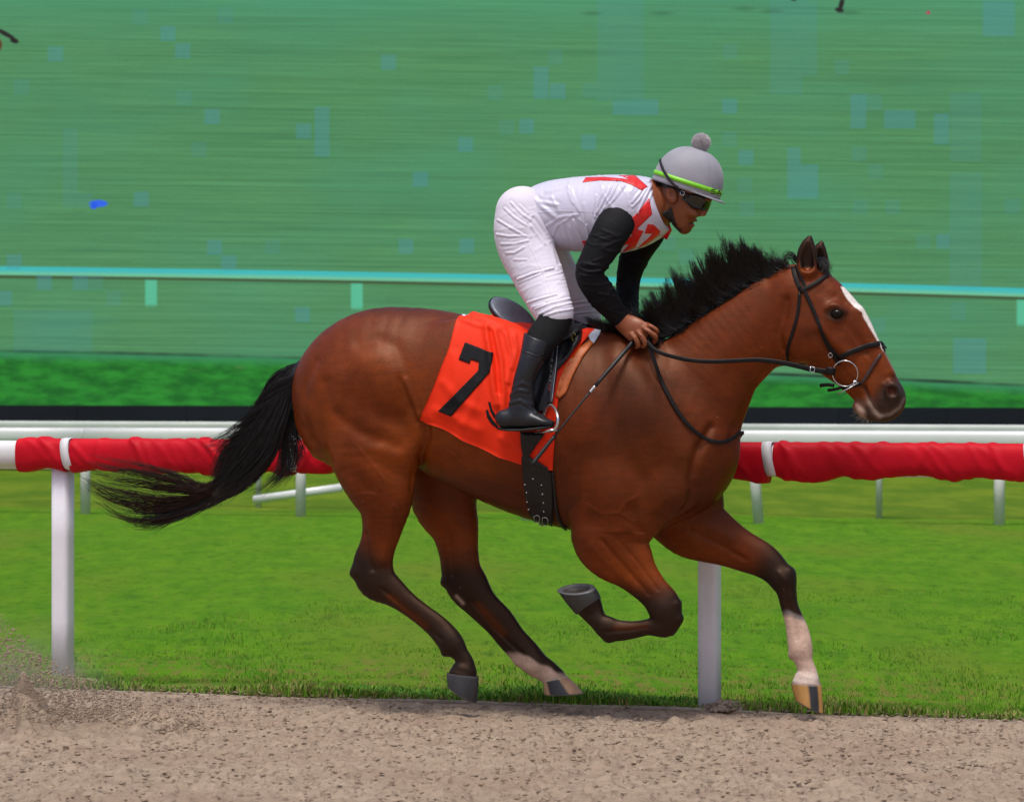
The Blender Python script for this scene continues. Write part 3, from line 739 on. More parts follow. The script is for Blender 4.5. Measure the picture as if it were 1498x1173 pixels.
near_hind = chain([(492,560,590,540),(478,612,608,590),(482,668,613,640),(500,702,609,690),(522,735,604,730),(528,775,590,771),(524,798,580,802),(514,826,577,829),(521,852,582,846),(552,873,594,856),(578,889,609,872),(604,909,630,888),(628,931,652,903),(645,952,674,926),(662,963,684,948),(668,975,694,966),(656,984,700,986)],
    [.10,.12,.14,.15,.155,.15,.148,.14,.14,.14,.14,.14,.14,.14,.14,.14,.14], [.10,.125,.12,.10,.075,.052,.044,.042,.042,.036,.031,.029,.030,.040,.030,.031,.048], k=.018, name='near_hind')
far_hind = chain([(520,560,650,560),(560,620,690,640),(590,680,702,690),(603,733,697,735),(627,768,701,768),(640,808,702,808),(644,838,706,832),(653,864,717,852),(680,890,730,878),(706,916,752,900),(728,942,770,926),(748,964,789,946),(766,980,802,962),(782,988,815,973),(795,997,829,988)],
    -LH, [.10,.12,.11,.085,.06,.047,.043,.040,.034,.030,.029,.032,.040,.032,.045], k=.02, name='far_hind')
near_fore = chain([(840,640,1010,640),(832,720,985,730),(834,776,945,772),(845,802,945,790),(873,826,956,808),(903,850,964,831),(930,872,979,856),(948,892,998,882),(957,910,994,918),(948,930,950,904),(926,935,926,907),(904,939,903,905),(884,936,893,900),(867,920,884,896),(852,906,880,882),(843,897,878,872)],
    [.08,.11,.125,.13,.13,.13,.13,.13,.13,.13,.13,.13,.13,.13,.13,.13], [.09,.105,.10,.085,.066,.052,.044,.044,.042,.034,.029,.030,.036,.033,.030,.040], k=.025, name='near_fore')
far_fore = chain([(920,740,1040,660),(945,775,1050,705),(966,791,1054,737),(990,800,1066,752),(1026,810,1088,772),(1058,820,1114,791),(1092,832,1140,807),(1116,846,1156,828),(1134,866,1164,852),(1141,888,1168,882),(1147,911,1177,904),(1150,932,1186,926),(1153,953,1190,947),(1162,969,1190,965),(1166,985,1196,981),(1158,998,1201,997)],
    -.135, [.09,.10,.09,.08,.064,.053,.046,.044,.043,.036,.031,.031,.038,.031,.033,.047], k=.025, name='far_fore')
musc = [ell(560,560,.17,.17,.09,.14,20,k=.07), ell(508,604,.12,.09,.09,.22,-8,k=.05), ell(585,640,.17,.09,.06,.11,0,k=.05),
        ell(560,560,-.17,.17,.09,.14,20,k=.07), ell(508,604,-.10,.09,.08,.22,-8,k=.05), 
        ell(930,600,.14,.24,.075,.11,62,k=.07), ell(930,600,-.14,.24,.075,.11,62,k=.07), ell(885,715,.16,.17,.08,.13,-20,k=.06), ell(885,715,-.14,.17,.08,.13,-20,k=.06),
        ell(972,715,.115,.13,.085,.15,70,k=.04), ell(1012,704,-.07,.11,.11,.14,70,k=.04),
        ell(700,560,.16,.3,.09,.28,0,k=.08), ell(700,560,-.16,.3,.09,.28,0,k=.08),
        
        joint(540,836,.14,.030), ell(521,836,.14,.020,.024,.030,60,k=.03), ell(653,850,-LH,.018,.022,.028,60,k=.03), ell(992,906,.13,.020,.03,.026,60,k=.012), ell(990,884,.13,.018,.03,.022,60,k=.012), ell(1156,836,-.135,.022,.03,.018,60,k=.012), ell(969,893,.13,.060,.046,.052,60,k=.03), joint(1146,846,-.135,.056,.048),
        ell(652,953,.14,.016,.014,.022,40,k=.025), ell(1160,958,-.135,.014,.012,.02,80,k=.02), ell(759,966,-LH,.014,.014,.02,40,k=.025), ell(890,934,.13,.016,.016,.016,0,k=.025)]
for q_ in (near_hind, far_hind, near_fore, far_fore):
    i_ = np.arange(len(q_['a']))/q_['n']; q_['a'] = q_['a']*(1-.07*sst(i_, 3.5, 5)); q_['b'] = q_['b']*(1-.05*sst(i_, 3.5, 5))
HP = [T_rear, T_neck, T_head, lower_lip, muz]+cheek+brow+crest_+nasal+nost+ears+[near_hind, far_hind, near_fore, far_fore]+musc+nosth+eyes_s
HV, HF = implicit(HP, .0062, smooth=3)
HN = normals(HV, HF)
# muscles: grooves and ridges laid along lines of the side view
near = HV[:,1] < .0; Hm = HV.copy(); Hm[:,1] = -np.abs(Hm[:,1]); hx, hy = proj(Hm)
hxa, hya = proj(HV)
chs = {c['name']: c for c in (T_rear,T_neck,T_head,near_hind,far_hind,near_fore,far_fore,lower_lip)}
cd_ = {}; ct = {}
for nme, c in chs.items():
    lo, hi = bbox(c); ix = np.nonzero(((HV > lo-.08)&(HV < hi+.08)).all(1))[0]
    D = np.full(len(HV), 9.); T = np.zeros(len(HV))
    d, t = ev_chain(c, HV[ix], True); D[ix] = d; T[ix] = t/c['n']; cd_[nme] = D; ct[nme] = T
names = list(cd_); own = np.argmin(np.stack([cd_[n_] for n_ in names]), 0)
isn = {n_: own == i for i, n_ in enumerate(names)}
body_side = (isn['trunk']|isn['neck']|isn['head']|isn['near_hind']&(hya<720)|isn['far_hind']&(hya<640)|isn['near_fore']&(hya<780))
sideways = sst(np.abs(HN[:,1]), .15, .6)
GR = [ # line, width, amplitude (m, minus = groove), soft asymmetry
 ([(528,505),(552,497),(578,508),(592,540),(592,580),(606,604),(616,625)], 8, -.008),
 ([(535,525),(560,522),(575,545),(575,590)], 18, .006),
 ([(478,560),(482,597),(505,618),(542,640),(578,652)], 8, -.010),
 ([(490,550),(497,585),(520,605),(555,620)], 12, .008),
 ([(462,528),(446,565),(443,605),(455,640),(475,672)], 5, -.007),
 ([(540,668),(575,690),(600,700)], 8, -.005),([(560,655),(590,668),(612,660)], 9, .006),
 ([(505,690),(540,715),(560,760)], 8, -.005),
 ([(592,556),(604,585),(614,612)], 3.5, .006),([(586,556),(598,590),(609,618)], 3, -.006),
 ([(1040,625),(1024,652),(1014,678),(1010,700),(1014,715),(1009,738),(996,760)], 5, -.016),
 ([(975,738),(967,755)], 3.5, -.008),([(985,725),(972,745)], 6, .004),
 ([(905,500),(935,560),(965,620),(990,665)], 14, .008),([(930,505),(965,560),(1000,620),(1020,650)], 10, -.008),
 ([(880,520),(890,590),(905,650),(935,700)], 10, -.006),([(845,660),(850,720),(862,760)], 9, -.006),
 ([(925,745),(931,765),(940,788)], 6, -.008),([(870,690),(900,740),(905,780)], 14, .006),
 ([(1135,528),(1112,560),(1090,600),(1070,640)], 6, -.009),([(1146,520),(1122,556),(1098,600),(1080,635)], 4, .004),
 ([(1150,440),(1146,465),(1138,488),(1142,508),(1155,526)], 5, -.012),
 ([(1150,405),(1110,450),(1060,500),(1010,560)], 12, -.004),([(1130,440),(1080,490),(1030,545)], 14, .005),
 ([(1200,478),(1218,500),(1238,524)], 4.5, .006),([(1196,492),(1212,512),(1230,536)], 6, -.006),([(1236,470),(1250,492),(1266,515)], 5, -.005),
 ([(1208,452),(1216,446),(1228,447),(1236,456)], 2.6, .005),([(1212,440),(1222,435),(1234,442)], 4, -.005),([(1212,466),(1224,471),(1236,468)], 2.2, .003),
 ([(1205,425),(1215,433)], 7, -.005),
 ([(1264,566),(1272,585),(1280,598),(1289,605)], 2.6, -.012),([(1296,560),(1290,572),(1296,588)], 3, -.006),([(1293,562),(1303,556),(1313,563)], 3, .004),([(1290,566),(1287,585),(1292,598)], 4, -.004),
 ([(622,618),(625,640),(618,662),(612,690),(606,726)], 4.5, -.020), ([(609,610),(613,632),(609,656)], 7, .006),([(828,770),(834,792)], 4, -.006),
 ([(648,680),(690,700),(740,722),(790,745)], 6, -.004),([(640,560),(650,600),(665,640),(690,670)], 12, -.005)]
GR += [(l_, 1.6, .0022) for l_ in ([(858,738),(880,752),(905,750),(928,764)],[(905,750),(915,735),(935,725)],[(1204,500),(1228,520),(1244,545),(1252,552)],[(1238,482),(1254,506),(1272,530)],[(560,700),(548,730),(552,760)],[(655,660),(690,690),(735,708),(790,728)],[(520,650),(545,680),(560,700)])]
disp = np.zeros(len(HV))
for line, wd, am in GR:
    disp += .95*am*np.exp(-(pdist(hx, hy, line)/(wd*1.35))**2)*body_side*sideways
for k_ in range(7):     # the faint fall of the ribs
    x0 = 690+k_*24; disp += -.0022*np.exp(-(pdist(hx, hy, [(x0,560),(x0+12,620),(x0+8,680)])/6)**2)*isn['trunk']*sideways
LG = [('near_fore', [(880,790),(915,830),(948,868)], 3.5, -.006),('near_fore', [(905,790),(935,825),(962,862)], 3, -.004),('near_fore', [(865,800),(895,830),(930,862)], 6, .004),
      ('near_fore', [(948,918),(915,922),(885,924)], 3, -.004),
      ('near_hind', [(536,780),(538,810),(545,832)], 4, -.008),('near_hind', [(560,862),(590,888),(620,914),(645,935)], 3, -.006),('near_hind', [(575,740),(570,790),(560,820)], 6, .004),('near_hind',[(545,745),(540,790)],6,.003),
      ('far_hind', [(655,775),(660,810),(664,840)], 4, -.007),('far_hind', [(690,880),(725,920),(765,958)], 3, -.006),
      ('far_fore', [(1010,775),(1050,795),(1090,818)], 4, -.007),('far_fore', [(1030,765),(1070,788)], 6, .005),('far_fore', [(1154,880),(1160,905),(1166,935)], 3, -.005),('far_fore', [(1140,838),(1150,850)], 4, .004)]
for nme, line, wd, am in LG: disp += am*np.exp(-(pdist(hxa, hya, line)/wd)**2)*isn[nme]*sideways
HV = HV+HN*disp[:,None]; HV = relax(HV, HF, 1)
# coat markings, with some shade painted into the coat
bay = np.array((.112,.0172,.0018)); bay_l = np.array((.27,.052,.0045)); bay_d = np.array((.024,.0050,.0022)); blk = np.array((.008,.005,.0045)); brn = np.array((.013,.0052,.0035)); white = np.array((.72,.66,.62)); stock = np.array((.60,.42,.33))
rs = np.random.default_rng(3)
def vnoise(X, sc, seed):
    r = np.random.default_rng(seed); o = np.zeros(len(X))
    for _ in range(6):
        k_ = r.normal(size=3); k_ *= sc*r.uniform(.6,1.5)/np.linalg.norm(k_); o += np.sin(X@k_+r.uniform(0,6.28))
    return o/3.5
col = np.tile(bay, (len(HV),1))
def mixc(c, m): 
    global col
    m = np.clip(m, 0, 1)[:,None]; col = col*(1-m)+np.asarray(c)*m
n1 = vnoise(HV, 9, 1); n2 = vnoise(HV, 60, 2); n3 = vnoise(HV, 25, 5)
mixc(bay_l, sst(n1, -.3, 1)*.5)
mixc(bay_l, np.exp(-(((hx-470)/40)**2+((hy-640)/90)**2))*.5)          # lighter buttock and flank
mixc(bay_d, np.exp(-(((hx-930)/120)**2+((hy-590)/110)**2))*.8*sst(n1+.4*n3, -1.2, .7)); mixc(bay_d, np.exp(-((hy-745)/60)**2)*.45*isn['trunk']*(hx < 850))  # shade over shoulder and along the belly, painted in as darker bay
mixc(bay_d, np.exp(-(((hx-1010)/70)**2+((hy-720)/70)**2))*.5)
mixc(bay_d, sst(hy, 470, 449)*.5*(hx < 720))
# legs
for nme, lo, hi in (('near_hind', 785, 835),('far_hind', 785, 850)):
    m = isn[nme]*sst(hya+n3*10+(14 if nme=='near_hind' else 0)*np.exp(-((hxa-520)/25)**2), lo, hi); mixc(brn, m*1.0)
mixc(blk, isn['near_hind']*np.exp(-(((hxa-527)/24)**2+((hya-835)/28)**2))*1.1)
mixc(blk, isn['far_hind']*np.exp(-(((hxa-655)/22)**2+((hya-852)/22)**2))*.8)
mixc(blk, isn['near_hind']*sst(hya+n2*4, 905, 935)*.9); mixc(blk, isn['far_hind']*sst(hya+n2*4, 925, 950)*.8)
mixc(brn, isn['near_fore']*sst(hya+n3*8, 845, 885)); mixc(blk, isn['near_fore']*(hya>860)*sst(ct['near_fore']+.2*n3, 6.6, 7.4)*.6)
mixc(blk, isn['near_fore']*sst(ct['near_fore'], 11, 12.5)*.8)
mixc(brn, isn['far_fore']*sst(ct['far_fore']+n3*.2, 5.0, 6.6)); mixc(blk, isn['far_fore']*np.exp(-((ct['far_fore']-7.3)/1.2)**2)*.85)
mixc(bay_l*.35, isn['far_hind']*np.exp(-(pdist(hxa, hya, [(700,885),(735,925)])/6)**2)*.8); mixc(bay_l*.35, isn['near_hind']*np.exp(-(pdist(hxa, hya, [(570,872),(622,915)])/5)**2)*.8)
mixc(bay_l*.3, isn['near_fore']*np.exp(-(pdist(hxa, hya, [(900,918),(945,916)])/4)**2)*.6)
m = isn['far_fore']*sst(hya+n2*3+(hxa-1160)*-.25, 900, 907); mixc(np.array((.25,.22,.21)), isn['far_fore']*sst(hya+n2*3+(hxa-1160)*-.25, 893, 900)*.8); mixc(stock, m)
mixc(stock*.75, m*np.exp(-(((hxa-1172)/10)**2+((hya-960)/12)**2))*.9*sst(n2, -1, .5)); mixc(white*.85, m*sst(hya, 972, 990)*.5)
mixc(stock*.85, isn['far_hind']*sst((hya-962)-(hxa-775)*.55+n2*3, -3, 3)*sst(hya, 950, 962))
mixc(stock*.85, isn['far_hind']*sst(hya+n2*2, 980, 988)*(hxa>795))
mixc(stock*.8, isn['far_hind']*np.exp(-(pdist(hxa, hya, [(668,872),(677,882)])/2.5)**2)*.8)
# face
hm = isn['head']|(own == names.index('head2'))
blz = [(1231,420),(1246,421),(1268,440),(1275,465),(1296,508),(1292,512),(1285,500),(1276,484),(1264,464),(1262,456),(1250,448),(1238,434)]
dm = pdist(hx, hy, blz+[blz[0]]); ins = inpoly(hx+n2*.6, hy, blz); mixc(white, hm*np.where(ins, 1, sst(dm, 1.6, .4)))
mixc(np.array((.42,.38,.37)), hm*np.exp(-(pdist(hx, hy, [(1297,515),(1310,541),(1325,566)])/2.6)**2)*.85)
mixc(bay_d, hm*sst(hx*.55+hy*.83+n3*5, 1165, 1195)*.5); grey = np.array((.035,.024,.022))
mixc(grey, hm*sst(hx*.55+hy*.83+n3*4, 1172, 1196)*.9)
mixc(np.array((.46,.31,.24)), hm*(hy>566)*np.exp(-(((hx-1264)/13)**2+((hy-596)/18)**2)**2)*sst(n2+n3, -.9, .5)); mixc(np.array((.5,.36,.28)), hm*np.exp(-(pdist(hx, hy, [(1272,588),(1280,602),(1286,608)])/4)**2)*.8); mixc(np.array((.35,.28,.25)), hm*np.exp(-(pdist(hx, hy, [(1288,609),(1302,606),(1316,596),(1322,584)])/2.5)**2)*.6)
mixc(np.array((.02,.012,.012)), hm*np.exp(-(pdist(hx, hy, [(1264,566),(1272,585),(1280,598),(1289,605)])/2.2)**2)*.8)
mixc(np.array((.022,.015,.014)), hm*np.exp(-(((hx-1303)/19)**2+((hy-577)/19)**2)**1.5)*1.3); mixc(np.array((.004,.003,.003)), hm*np.exp(-(((hx-1304)/11)**2+((hy-573)/9)**2)**2)*1.2); mixc(np.array((.09,.010,.008)), hm*np.exp(-(((hx-1303)/7)**2+((hy-572)/5)**2))*.6)
mixc(np.array((.02,.014,.012)), hm*np.exp(-(((hx-1223)/16)**2+((hy-459)/11)**2)**2)*1.0)
mixc(bay_d*.8, hm*np.exp(-(((hx-1182)/14)**2+((hy-490)/10)**2))*.5)
ed_ = hm|isn['neck']; de = field([ears[0], ears[2]], HV, .05); em = (de < .012)&(hya < 392)
din = field([dict(ears[1], sub=False), dict(ears[3], sub=False)], HV, .05)
mixc(bay_d*.5, em*sst(hya, 398, 376)); mixc(np.array((.010,.006,.005)), em*sst(din, .008, .001)); mixc(blk, em*sst(hya, 362, 350)*.8)
mixc(blk, sst(hy, 480, 474)*0)
# dirt flecks
col *= (1+.10*n2+.07*rs.normal(size=len(col)))[:,None]
def m_coat():
    m = mat('bay_coat', (1,1,1), .40, .2, 14, .0012, 170, use_attr=True, sheen=.0, spec=.42, stretch=(1,1,3), coat=0)
    n = N(m); p = n.n['Principled BSDF']; p.inputs['Coat Roughness'].default_value = .28; p.inputs['Specular Tint'].default_value = (1,.62,.42,1); p.inputs['Coat Tint'].default_value = (1,.8,.65,1)
    base = p.inputs['Base Color'].links[0].from_socket
    v = n.mapped((1,1,1)); fl = n.add('ShaderNodeTexVoronoi'); fl.inputs['Scale'].default_value = 26; n.link(v, fl.inputs['Vector'])
    f = n.math('MULTIPLY', n.ramp(fl.outputs['Distance'], .055, .03), n.ramp(n.noise(7, v), .55, .62))
    n.link(n.mix(f, base, (.42,.33,.27)), p.inputs['Base Color'])
    n.link(n.math('MULTIPLY_ADD', n.noise(5, v, 4), .25, .30), p.inputs['Roughness'])
    return m
M_coat = m_coat()
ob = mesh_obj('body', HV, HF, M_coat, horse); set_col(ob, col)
HT = bvh(HV, HF)
# hooves -----------------------------------------------------------
def hoof(cor, sole, s, b0, b1, colf, label=None, roll=0):
    (cx0,cy0,cx1,cy1), (sx0,sy0,sx1,sy1) = cor, sole; n = 36; rings = []
    A0, A1, B0, B1 = L(cx0,cy0,s), L(cx1,cy1,s), L(sx0,sy0,s), L(sx1,sy1,s)
    axn = (B0+B1)/2-(A0+A1)/2; axn /= np.linalg.norm(axn)
    for t in np.linspace(0, 1, 9):
        p, q = A0+(B0-A0)*t, A1+(B1-A1)*t; b = b0+(b1-b0)*t; c = (p+q)/2; u_ = (q-p)/2
        bul = 1+.03*math.sin(t*math.pi)
        for j in range(n):
            a = 2*math.pi*j/n; x_ = math.cos(a); rings.append(c+u_*x_*bul+(np.array((0,1,0))*math.cos(roll*t)+axn*math.sin(roll*t))*b*math.sin(a)*(1-.18*max(0,-x_)**2))
    V = np.array(rings); K = 9
    F = [(i*n+j, i*n+(j+1)%n, (i+1)*n+(j+1)%n, (i+1)*n+j) for i in range(K-1) for j in range(n)]
    # sole: shoe rim then hollow
    cb = (B0+B1)/2; ax = axn*math.cos(roll)-np.array((0,1,0))*math.sin(roll); last = V[-n:]
    r1 = last+ax*.009; r2 = cb+(last-cb)*.78+ax*.009; r3 = cb+(last-cb)*.76-ax*.004; r4 = cb+(last-cb)*.3-ax*.012; r5 = np.array([cb-ax*.012])
    base = len(V); V = np.vstack([V, r1, r2, r3, r4, r5])
    for a_, b_ in ((base-n, base),(base, base+n),(base+n, base+2*n),(base+2*n, base+3*n)):
        F += [(a_+j, a_+(j+1)%n, b_+(j+1)%n, b_+j) for j in range(n)]
    F += [(base+3*n+j, base+3*n+(j+1)%n, base+4*n) for j in range(n)]
    T_ = np.r_[np.repeat(np.linspace(0,1,9), n), np.full(2*n, 2.), np.full(2*n+1, 3.)]
    AX = np.r_[np.tile(np.cos(2*math.pi*np.arange(n)/n), 9+4), 0]
    cc = np.array([colf(t, x) for t, x in zip(T_, AX)])
    o = mesh_obj('hoof', V, F, M_hoof, horse); set_col(o, cc)
    if label: o['label'] = label
M_hoof = mat('hoof_horn', (1,1,1), .45, .25, 40, .0008, 160, use_attr=True, stretch=(1,1,.3))
steel = (.16,.16,.165)
def dark_hoof(t, x):
    if t == 2: return steel
    if t == 3: return (.10,.085,.07)
    return np.array((.024,.023,.025))*(1.6-.6*t)+(.05 if t < .08 else 0)
def tan_hoof(a, b, tc=(.42,.21,.07)):
    def f(t, x):
        if t == 2: return steel
        if t == 3: return (.1,.08,.06)
        if t < .1: return (.5,.4,.33)
        if a < x < b: return (.03,.03,.035)
        return np.array(tc)*(1 if x < b else 1.15) if x > -.93 else (.15,.1,.07)
    return f
hoof((654,983,700,989), (655,1000,697,1026), .14, .046, .058, dark_hoof, 'plain dark grey hoof')
hoof((795,996,829,988), (796,1014,852,1012), -LH, .044, .058, tan_hoof(-.55, .35, (.40,.24,.14)), 'hoof with a black patch between tan stripes')
hoof((1157,998,1201,999), (1163,1020,1204,1041), -.135, .046, .058, tan_hoof(.25, .8, (.46,.24,.07)), 'amber hoof with a black stripe at the toe')
hoof((843,899,879,874), (817,866,872,861), .13, .042, .056, lambda t, x: steel if t == 2 else ((.07,.06,.05) if t == 3 else np.array((.032,.032,.030))*(1.3 if t<.1 else 1)), 'raised dark hoof showing its shoe', roll=.45)
# eyes
M_eye = mat('eye', (.005,.0025,.002), .16, .2, 60, spec=.22)
for s in (.083, -.083):
    V, F = revolve([(.021*math.sin(a), .021*math.cos(a)) for a in np.linspace(.001, math.pi-.001, 14)], 24)
    V = V*np.array((1.3,.85,.95)); mesh_obj('eye', V+L(1224,459,s), F, M_eye, horse)
# hair -------------------------------------------------------------
M_hair = mat('black_hair', (.008,.006,.0055), .30, .3, 30, spec=.6); M_under = mat('black_underhair', (.004,.0035,.0035), .7, .3, 30, spec=.1)
M_tailtip = mat('brown_hair', (.034,.014,.009), .5, .3, 30, spec=.25)
def hair(name, S_, m, parent, r0=.0011, r1=.0003):
    "S_: (n,k,3) strand points; three-sided tapering tubes"
    n, k, _ = S_.shape; T_ = np.gradient(S_, axis=1); T_ /= np.linalg.norm(T_, axis=2, keepdims=True)+1e-9
    A_ = np.cross(T_, np.array((0.,1,.1))); A_ /= np.linalg.norm(A_, axis=2, keepdims=True)+1e-9; B_ = np.cross(T_, A_)
    r = np.linspace(1, 0, k)**.7*(r0-r1)+r1
    V = np.stack([S_+(A_*math.cos(q)+B_*math.sin(q))*r[None,:,None] for q in (0, 2.094, 4.189)], 2).reshape(-1, 3)
    b = (np.arange(n)*k*3)[:,None,None]; i = np.arange(k-1)[None,:,None]*3; j = np.arange(3)[None,None,:]; j2 = (j+1)%3
    F = np.stack([b+i+j, b+i+j2, b+i+3+j2, b+i+3+j], -1).reshape(-1, 4)
    return mesh_obj(name, V, F, m, parent)
def guides_to_strands(G, n, k, spread, seed, jit=.006, lenv=(.75,1), clump_n=40, clump=.5, wave=.006):
    "G: list of guides, each (pts: [(px,py,s)...]); a strand blends two neighbouring guides"
    r = np.random.default_rng(seed); GP = []
    for g in G:
        P = np.array([L(*p) for p in g]); P = catmull(P, 8); d = np.r_[0, np.cumsum(np.linalg.norm(np.diff(P, axis=0), axis=1))]
        t = np.linspace(0, d[-1], 40); GP.append(np.stack([np.interp(t, d, P[:,j]) for j in range(3)], -1))
    GP = np.array(GP); m_ = len(G); out = []
    cu = r.uniform(0, m_-1, clump_n); co = r.normal(size=(clump_n, 3))*spread
    for i in range(n):
        c = r.integers(clump_n); q = np.clip(cu[c]+r.normal()*.25*(1-clump)*2, 0, m_-1.001); a = int(q); f = q-a
        P = GP[a]*(1-f)+GP[a+1]*f if m_ > 1 else GP[0]
        l = r.uniform(*lenv); t = np.linspace(0, l, k)*39; ti = t.astype(int).clip(0, 38); fr = (t-ti)[:,None]; P = P[ti]*(1-fr)+P[ti+1]*fr
        tt = np.linspace(0, 1, k)[:,None]; off = co[c]*clump+r.normal(size=3)*spread*(1-clump)
        ph = r.uniform(0, 6.28); wv = wave*np.sin(tt*r.uniform(4, 9)+ph)*tt*r.normal(size=3)
        out.append(P+off*(.35+.65*tt**.8)+wv+r.normal(size=3)*jit*tt)
    return np.array(out)
# tail core keeps the thick part opaque
core = [chain([(440,525,452,545),(406,552,428,586),(382,590,414,618),(362,630,398,648),(338,665,376,680),(320,697,352,706),(308,712,325,728)], 0, [.03,.04,.045,.045,.04,.032,.02], k=.02),
        chain([(330,702,338,720),(308,712,316,725),(288,722,294,735)], 0, [.018,.014,.006], k=.02)]
V, F = implicit(core, .009, smooth=2); mesh_obj('tail_core', V, F, M_hair, horse)
Gt = [[(458,526,0),(405,545,.02),(378,590,.03),(352,628,.03),(326,655,.02),(308,700,.02)],
      [(450,530,0),(420,560,.03),(392,610,.04),(368,650,.04),(340,690,.03),(315,716,.02)],
      [(448,540,0),(428,580,.02),(412,630,.03),(392,675,.03),(350,710,.02),(318,724,.01)],
      [(444,545,0),(426,582,-.03),(410,625,-.04),(388,668,-.03),(366,700,-.02),(326,728,0)]]
St = [hair_ for hair_ in []]
a1 = guides_to_strands(Gt, 1700, 14, .014, 51, wave=.010, clump_n=46, clump=.7)
hair('tail', a1, M_hair, horse, .0016, .0006)
Gl = [[(330,690,.02),(300,712,.02),(262,698,.03),(215,684,.03),(168,676,.03),(128,668,.03)],
      [(330,700,.02),(296,718,.02),(255,712,.03),(215,706,.03),(170,700,.03),(120,688,.03)],
      [(335,705,.02),(296,724,.02),(250,730,.02),(205,724,.02),(155,712,.02),(113,690,.02)],
      [(340,712,.0),(300,732,.0),(255,746,.0),(210,748,.0),(165,735,0),(122,708,0)],
      [(345,718,0),(300,738,0),(260,754,0),(222,762,0),(185,758,0),(140,735,0)],
      [(350,720,-.01),(296,740,-.01),(255,758,-.01),(232,770,-.01),(210,774,-.01),(180,762,-.01)]]
a2 = guides_to_strands(Gl, 950, 16, .010, 52, wave=.014, clump_n=30, lenv=(.3,1.0), clump=.85, jit=.004)
hair('tail_tip', a2, M_tailtip, horse, .0013, .00035)
a2 = guides_to_strands(Gl[3:], 800, 14, .007, 152, wave=.010, clump_n=26, lenv=(.2,.7), clump=.7)
hair('tail_tip', a2, M_hair, horse, .0014, .0004)
Gw = [[(436,548,.04),(400,560,.06),(380,580,.06),(372,590,.06)],[(430,570,.04),(375,600,.06),(345,622,.06),(322,640,.06)],[(415,590,.04),(370,612,.05),(335,634,.05),(298,648,.05)],[(400,620,.04),(360,640,.05),(330,655,.05),(305,660,.05)]]
hair('tail', guides_to_strands(Gw, 190, 12, .008, 53, lenv=(.6,1.05), clump_n=40, wave=.01), M_hair, horse, .0011, .0003)
Gr = [[(428,600,.0),(424,640,0),(430,670,0),(418,700,0)],[(420,610,0),(412,660,0),(408,700,0),(378,722,0)],[(430,600,0),(438,635,0),(444,662,0),(425,700,0)],[(410,640,.02),(402,690,.02),(380,715,.02),(345,726,.02)]]
hair('tail', guides_to_strands(Gr, 330, 12, .016, 54, lenv=(.6,1.05), clump_n=24, wave=.012), M_hair, horse, .0012, .0003)
# mane: roots along the crest, tips blown up and back
r_ = np.random.default_rng(61)
crest = dens([(885,480),(915,487),(950,492),(990,478),(1030,458),(1070,434),(1105,411),(1140,393),(1156,386)], 1.0)
tipl = dens([(872,470),(900,472),(935,480),(957,462),(968,424),(1000,404),(1038,380),(1072,352),(1088,340),(1104,352),(1122,366),(1140,378),(1150,380)], 1.0)
MU = [0,.12,.25,.4,.55,.68,.78,.88,1]; MX = [-24,-34,-32,-36,-40,-38,-36,-30,-16]; MY = [-12,-18,-34,-44,-50,-56,-60,-42,-14]
def mane(n, k, seed, l0, l1, r0, r1, s0=.012, up=1.0):
    r = np.random.default_rng(seed); out = []; ncl = 140; cu = np.sort(r.uniform(0, 1, ncl)); cl = l1-(l1-l0)*r.random(ncl)**1.6; cb = r.normal(size=(ncl, 3))
    for i in range(n):
        c = r.integers(ncl); u0 = np.clip(cu[c]+.010+r.normal()*.016, 0, 1); a = crest[int(u0*(len(crest)-1))]; uc = np.clip(cu[c], 0, 1); b0_ = crest[int(uc*(len(crest)-1))]; b = b0_+np.array((np.interp(uc, MU, MX), np.interp(uc, MU, MY)))
        l = cl[c]*(1.06-.5*r.random()**2); s = r.normal()*s0+.012; bd = .30*np.linalg.norm(b-a)
        nn = np.array((-(b-a)[1], (b-a)[0]))/ (np.linalg.norm(b-a)+1e-9)
        P = []; jx = r.normal()*6
        for t in np.linspace(0, 1, k):
            q = a+(b-a)*t*l*up-nn*bd*math.sin(t*math.pi*.9)*(.6+.2*cb[c,0]); tipc = t**1.3
            P.append((q[0]+cb[c,1]*4*tipc+.8*jx*(1-t), q[1]+5*(1-t)+cb[c,2]*4*tipc, s+cb[c,0]*.03*tipc))
        j = r.normal(size=3)*.006; out.append([L(*p)+j*(i_/k) for i_, p in enumerate(P)])
    return hair('mane', np.array(out), M_hair, horse, r0, r1)
mane(5600, 11, 62, .72, 1.12, .0017, .0004)
mane(4500, 8, 64, .2, .7, .0018, .0005)
mane(650, 11, 63, .8, 1.25, .0009, .0003)
# short fall of the mane on the near side of the crest and dark hair over the withers
def lay(n, seed, u0, u1, dy0, dy1, dx):
    r = np.random.default_rng(seed); out = []
    for i in range(n):
        u_ = r.uniform(u0, u1); a = crest[int(u_*(len(crest)-1))]; l = r.uniform(dy0, dy1); P = []
        s = r.uniform(-.03, .03)
        l *= min(1, (u1-u_)/(u1-u0)*2.2, .3+(u_-u0)/(u1-u0)*3)
        for t in np.linspace(0, 1, 7):
            x, y = a[0]+dx*t*l, a[1]-4+l*t*t
            h_, nn = hit([HT], x, y+3)
            if h_ is None: P.append(L(x, y, s))
            else: P.append(h_+nn*(.006+.006*r.random()*(1-t)))
        out.append(P)
    hair('mane', np.array(out), M_under, horse, .0013, .0003)
lay(1700, 65, .0, .36, 4, 22, .9); lay(900, 67, .25, .5, 2, 14, .5); lay(1500, 66, .4, .98, 1, 9, -.6)
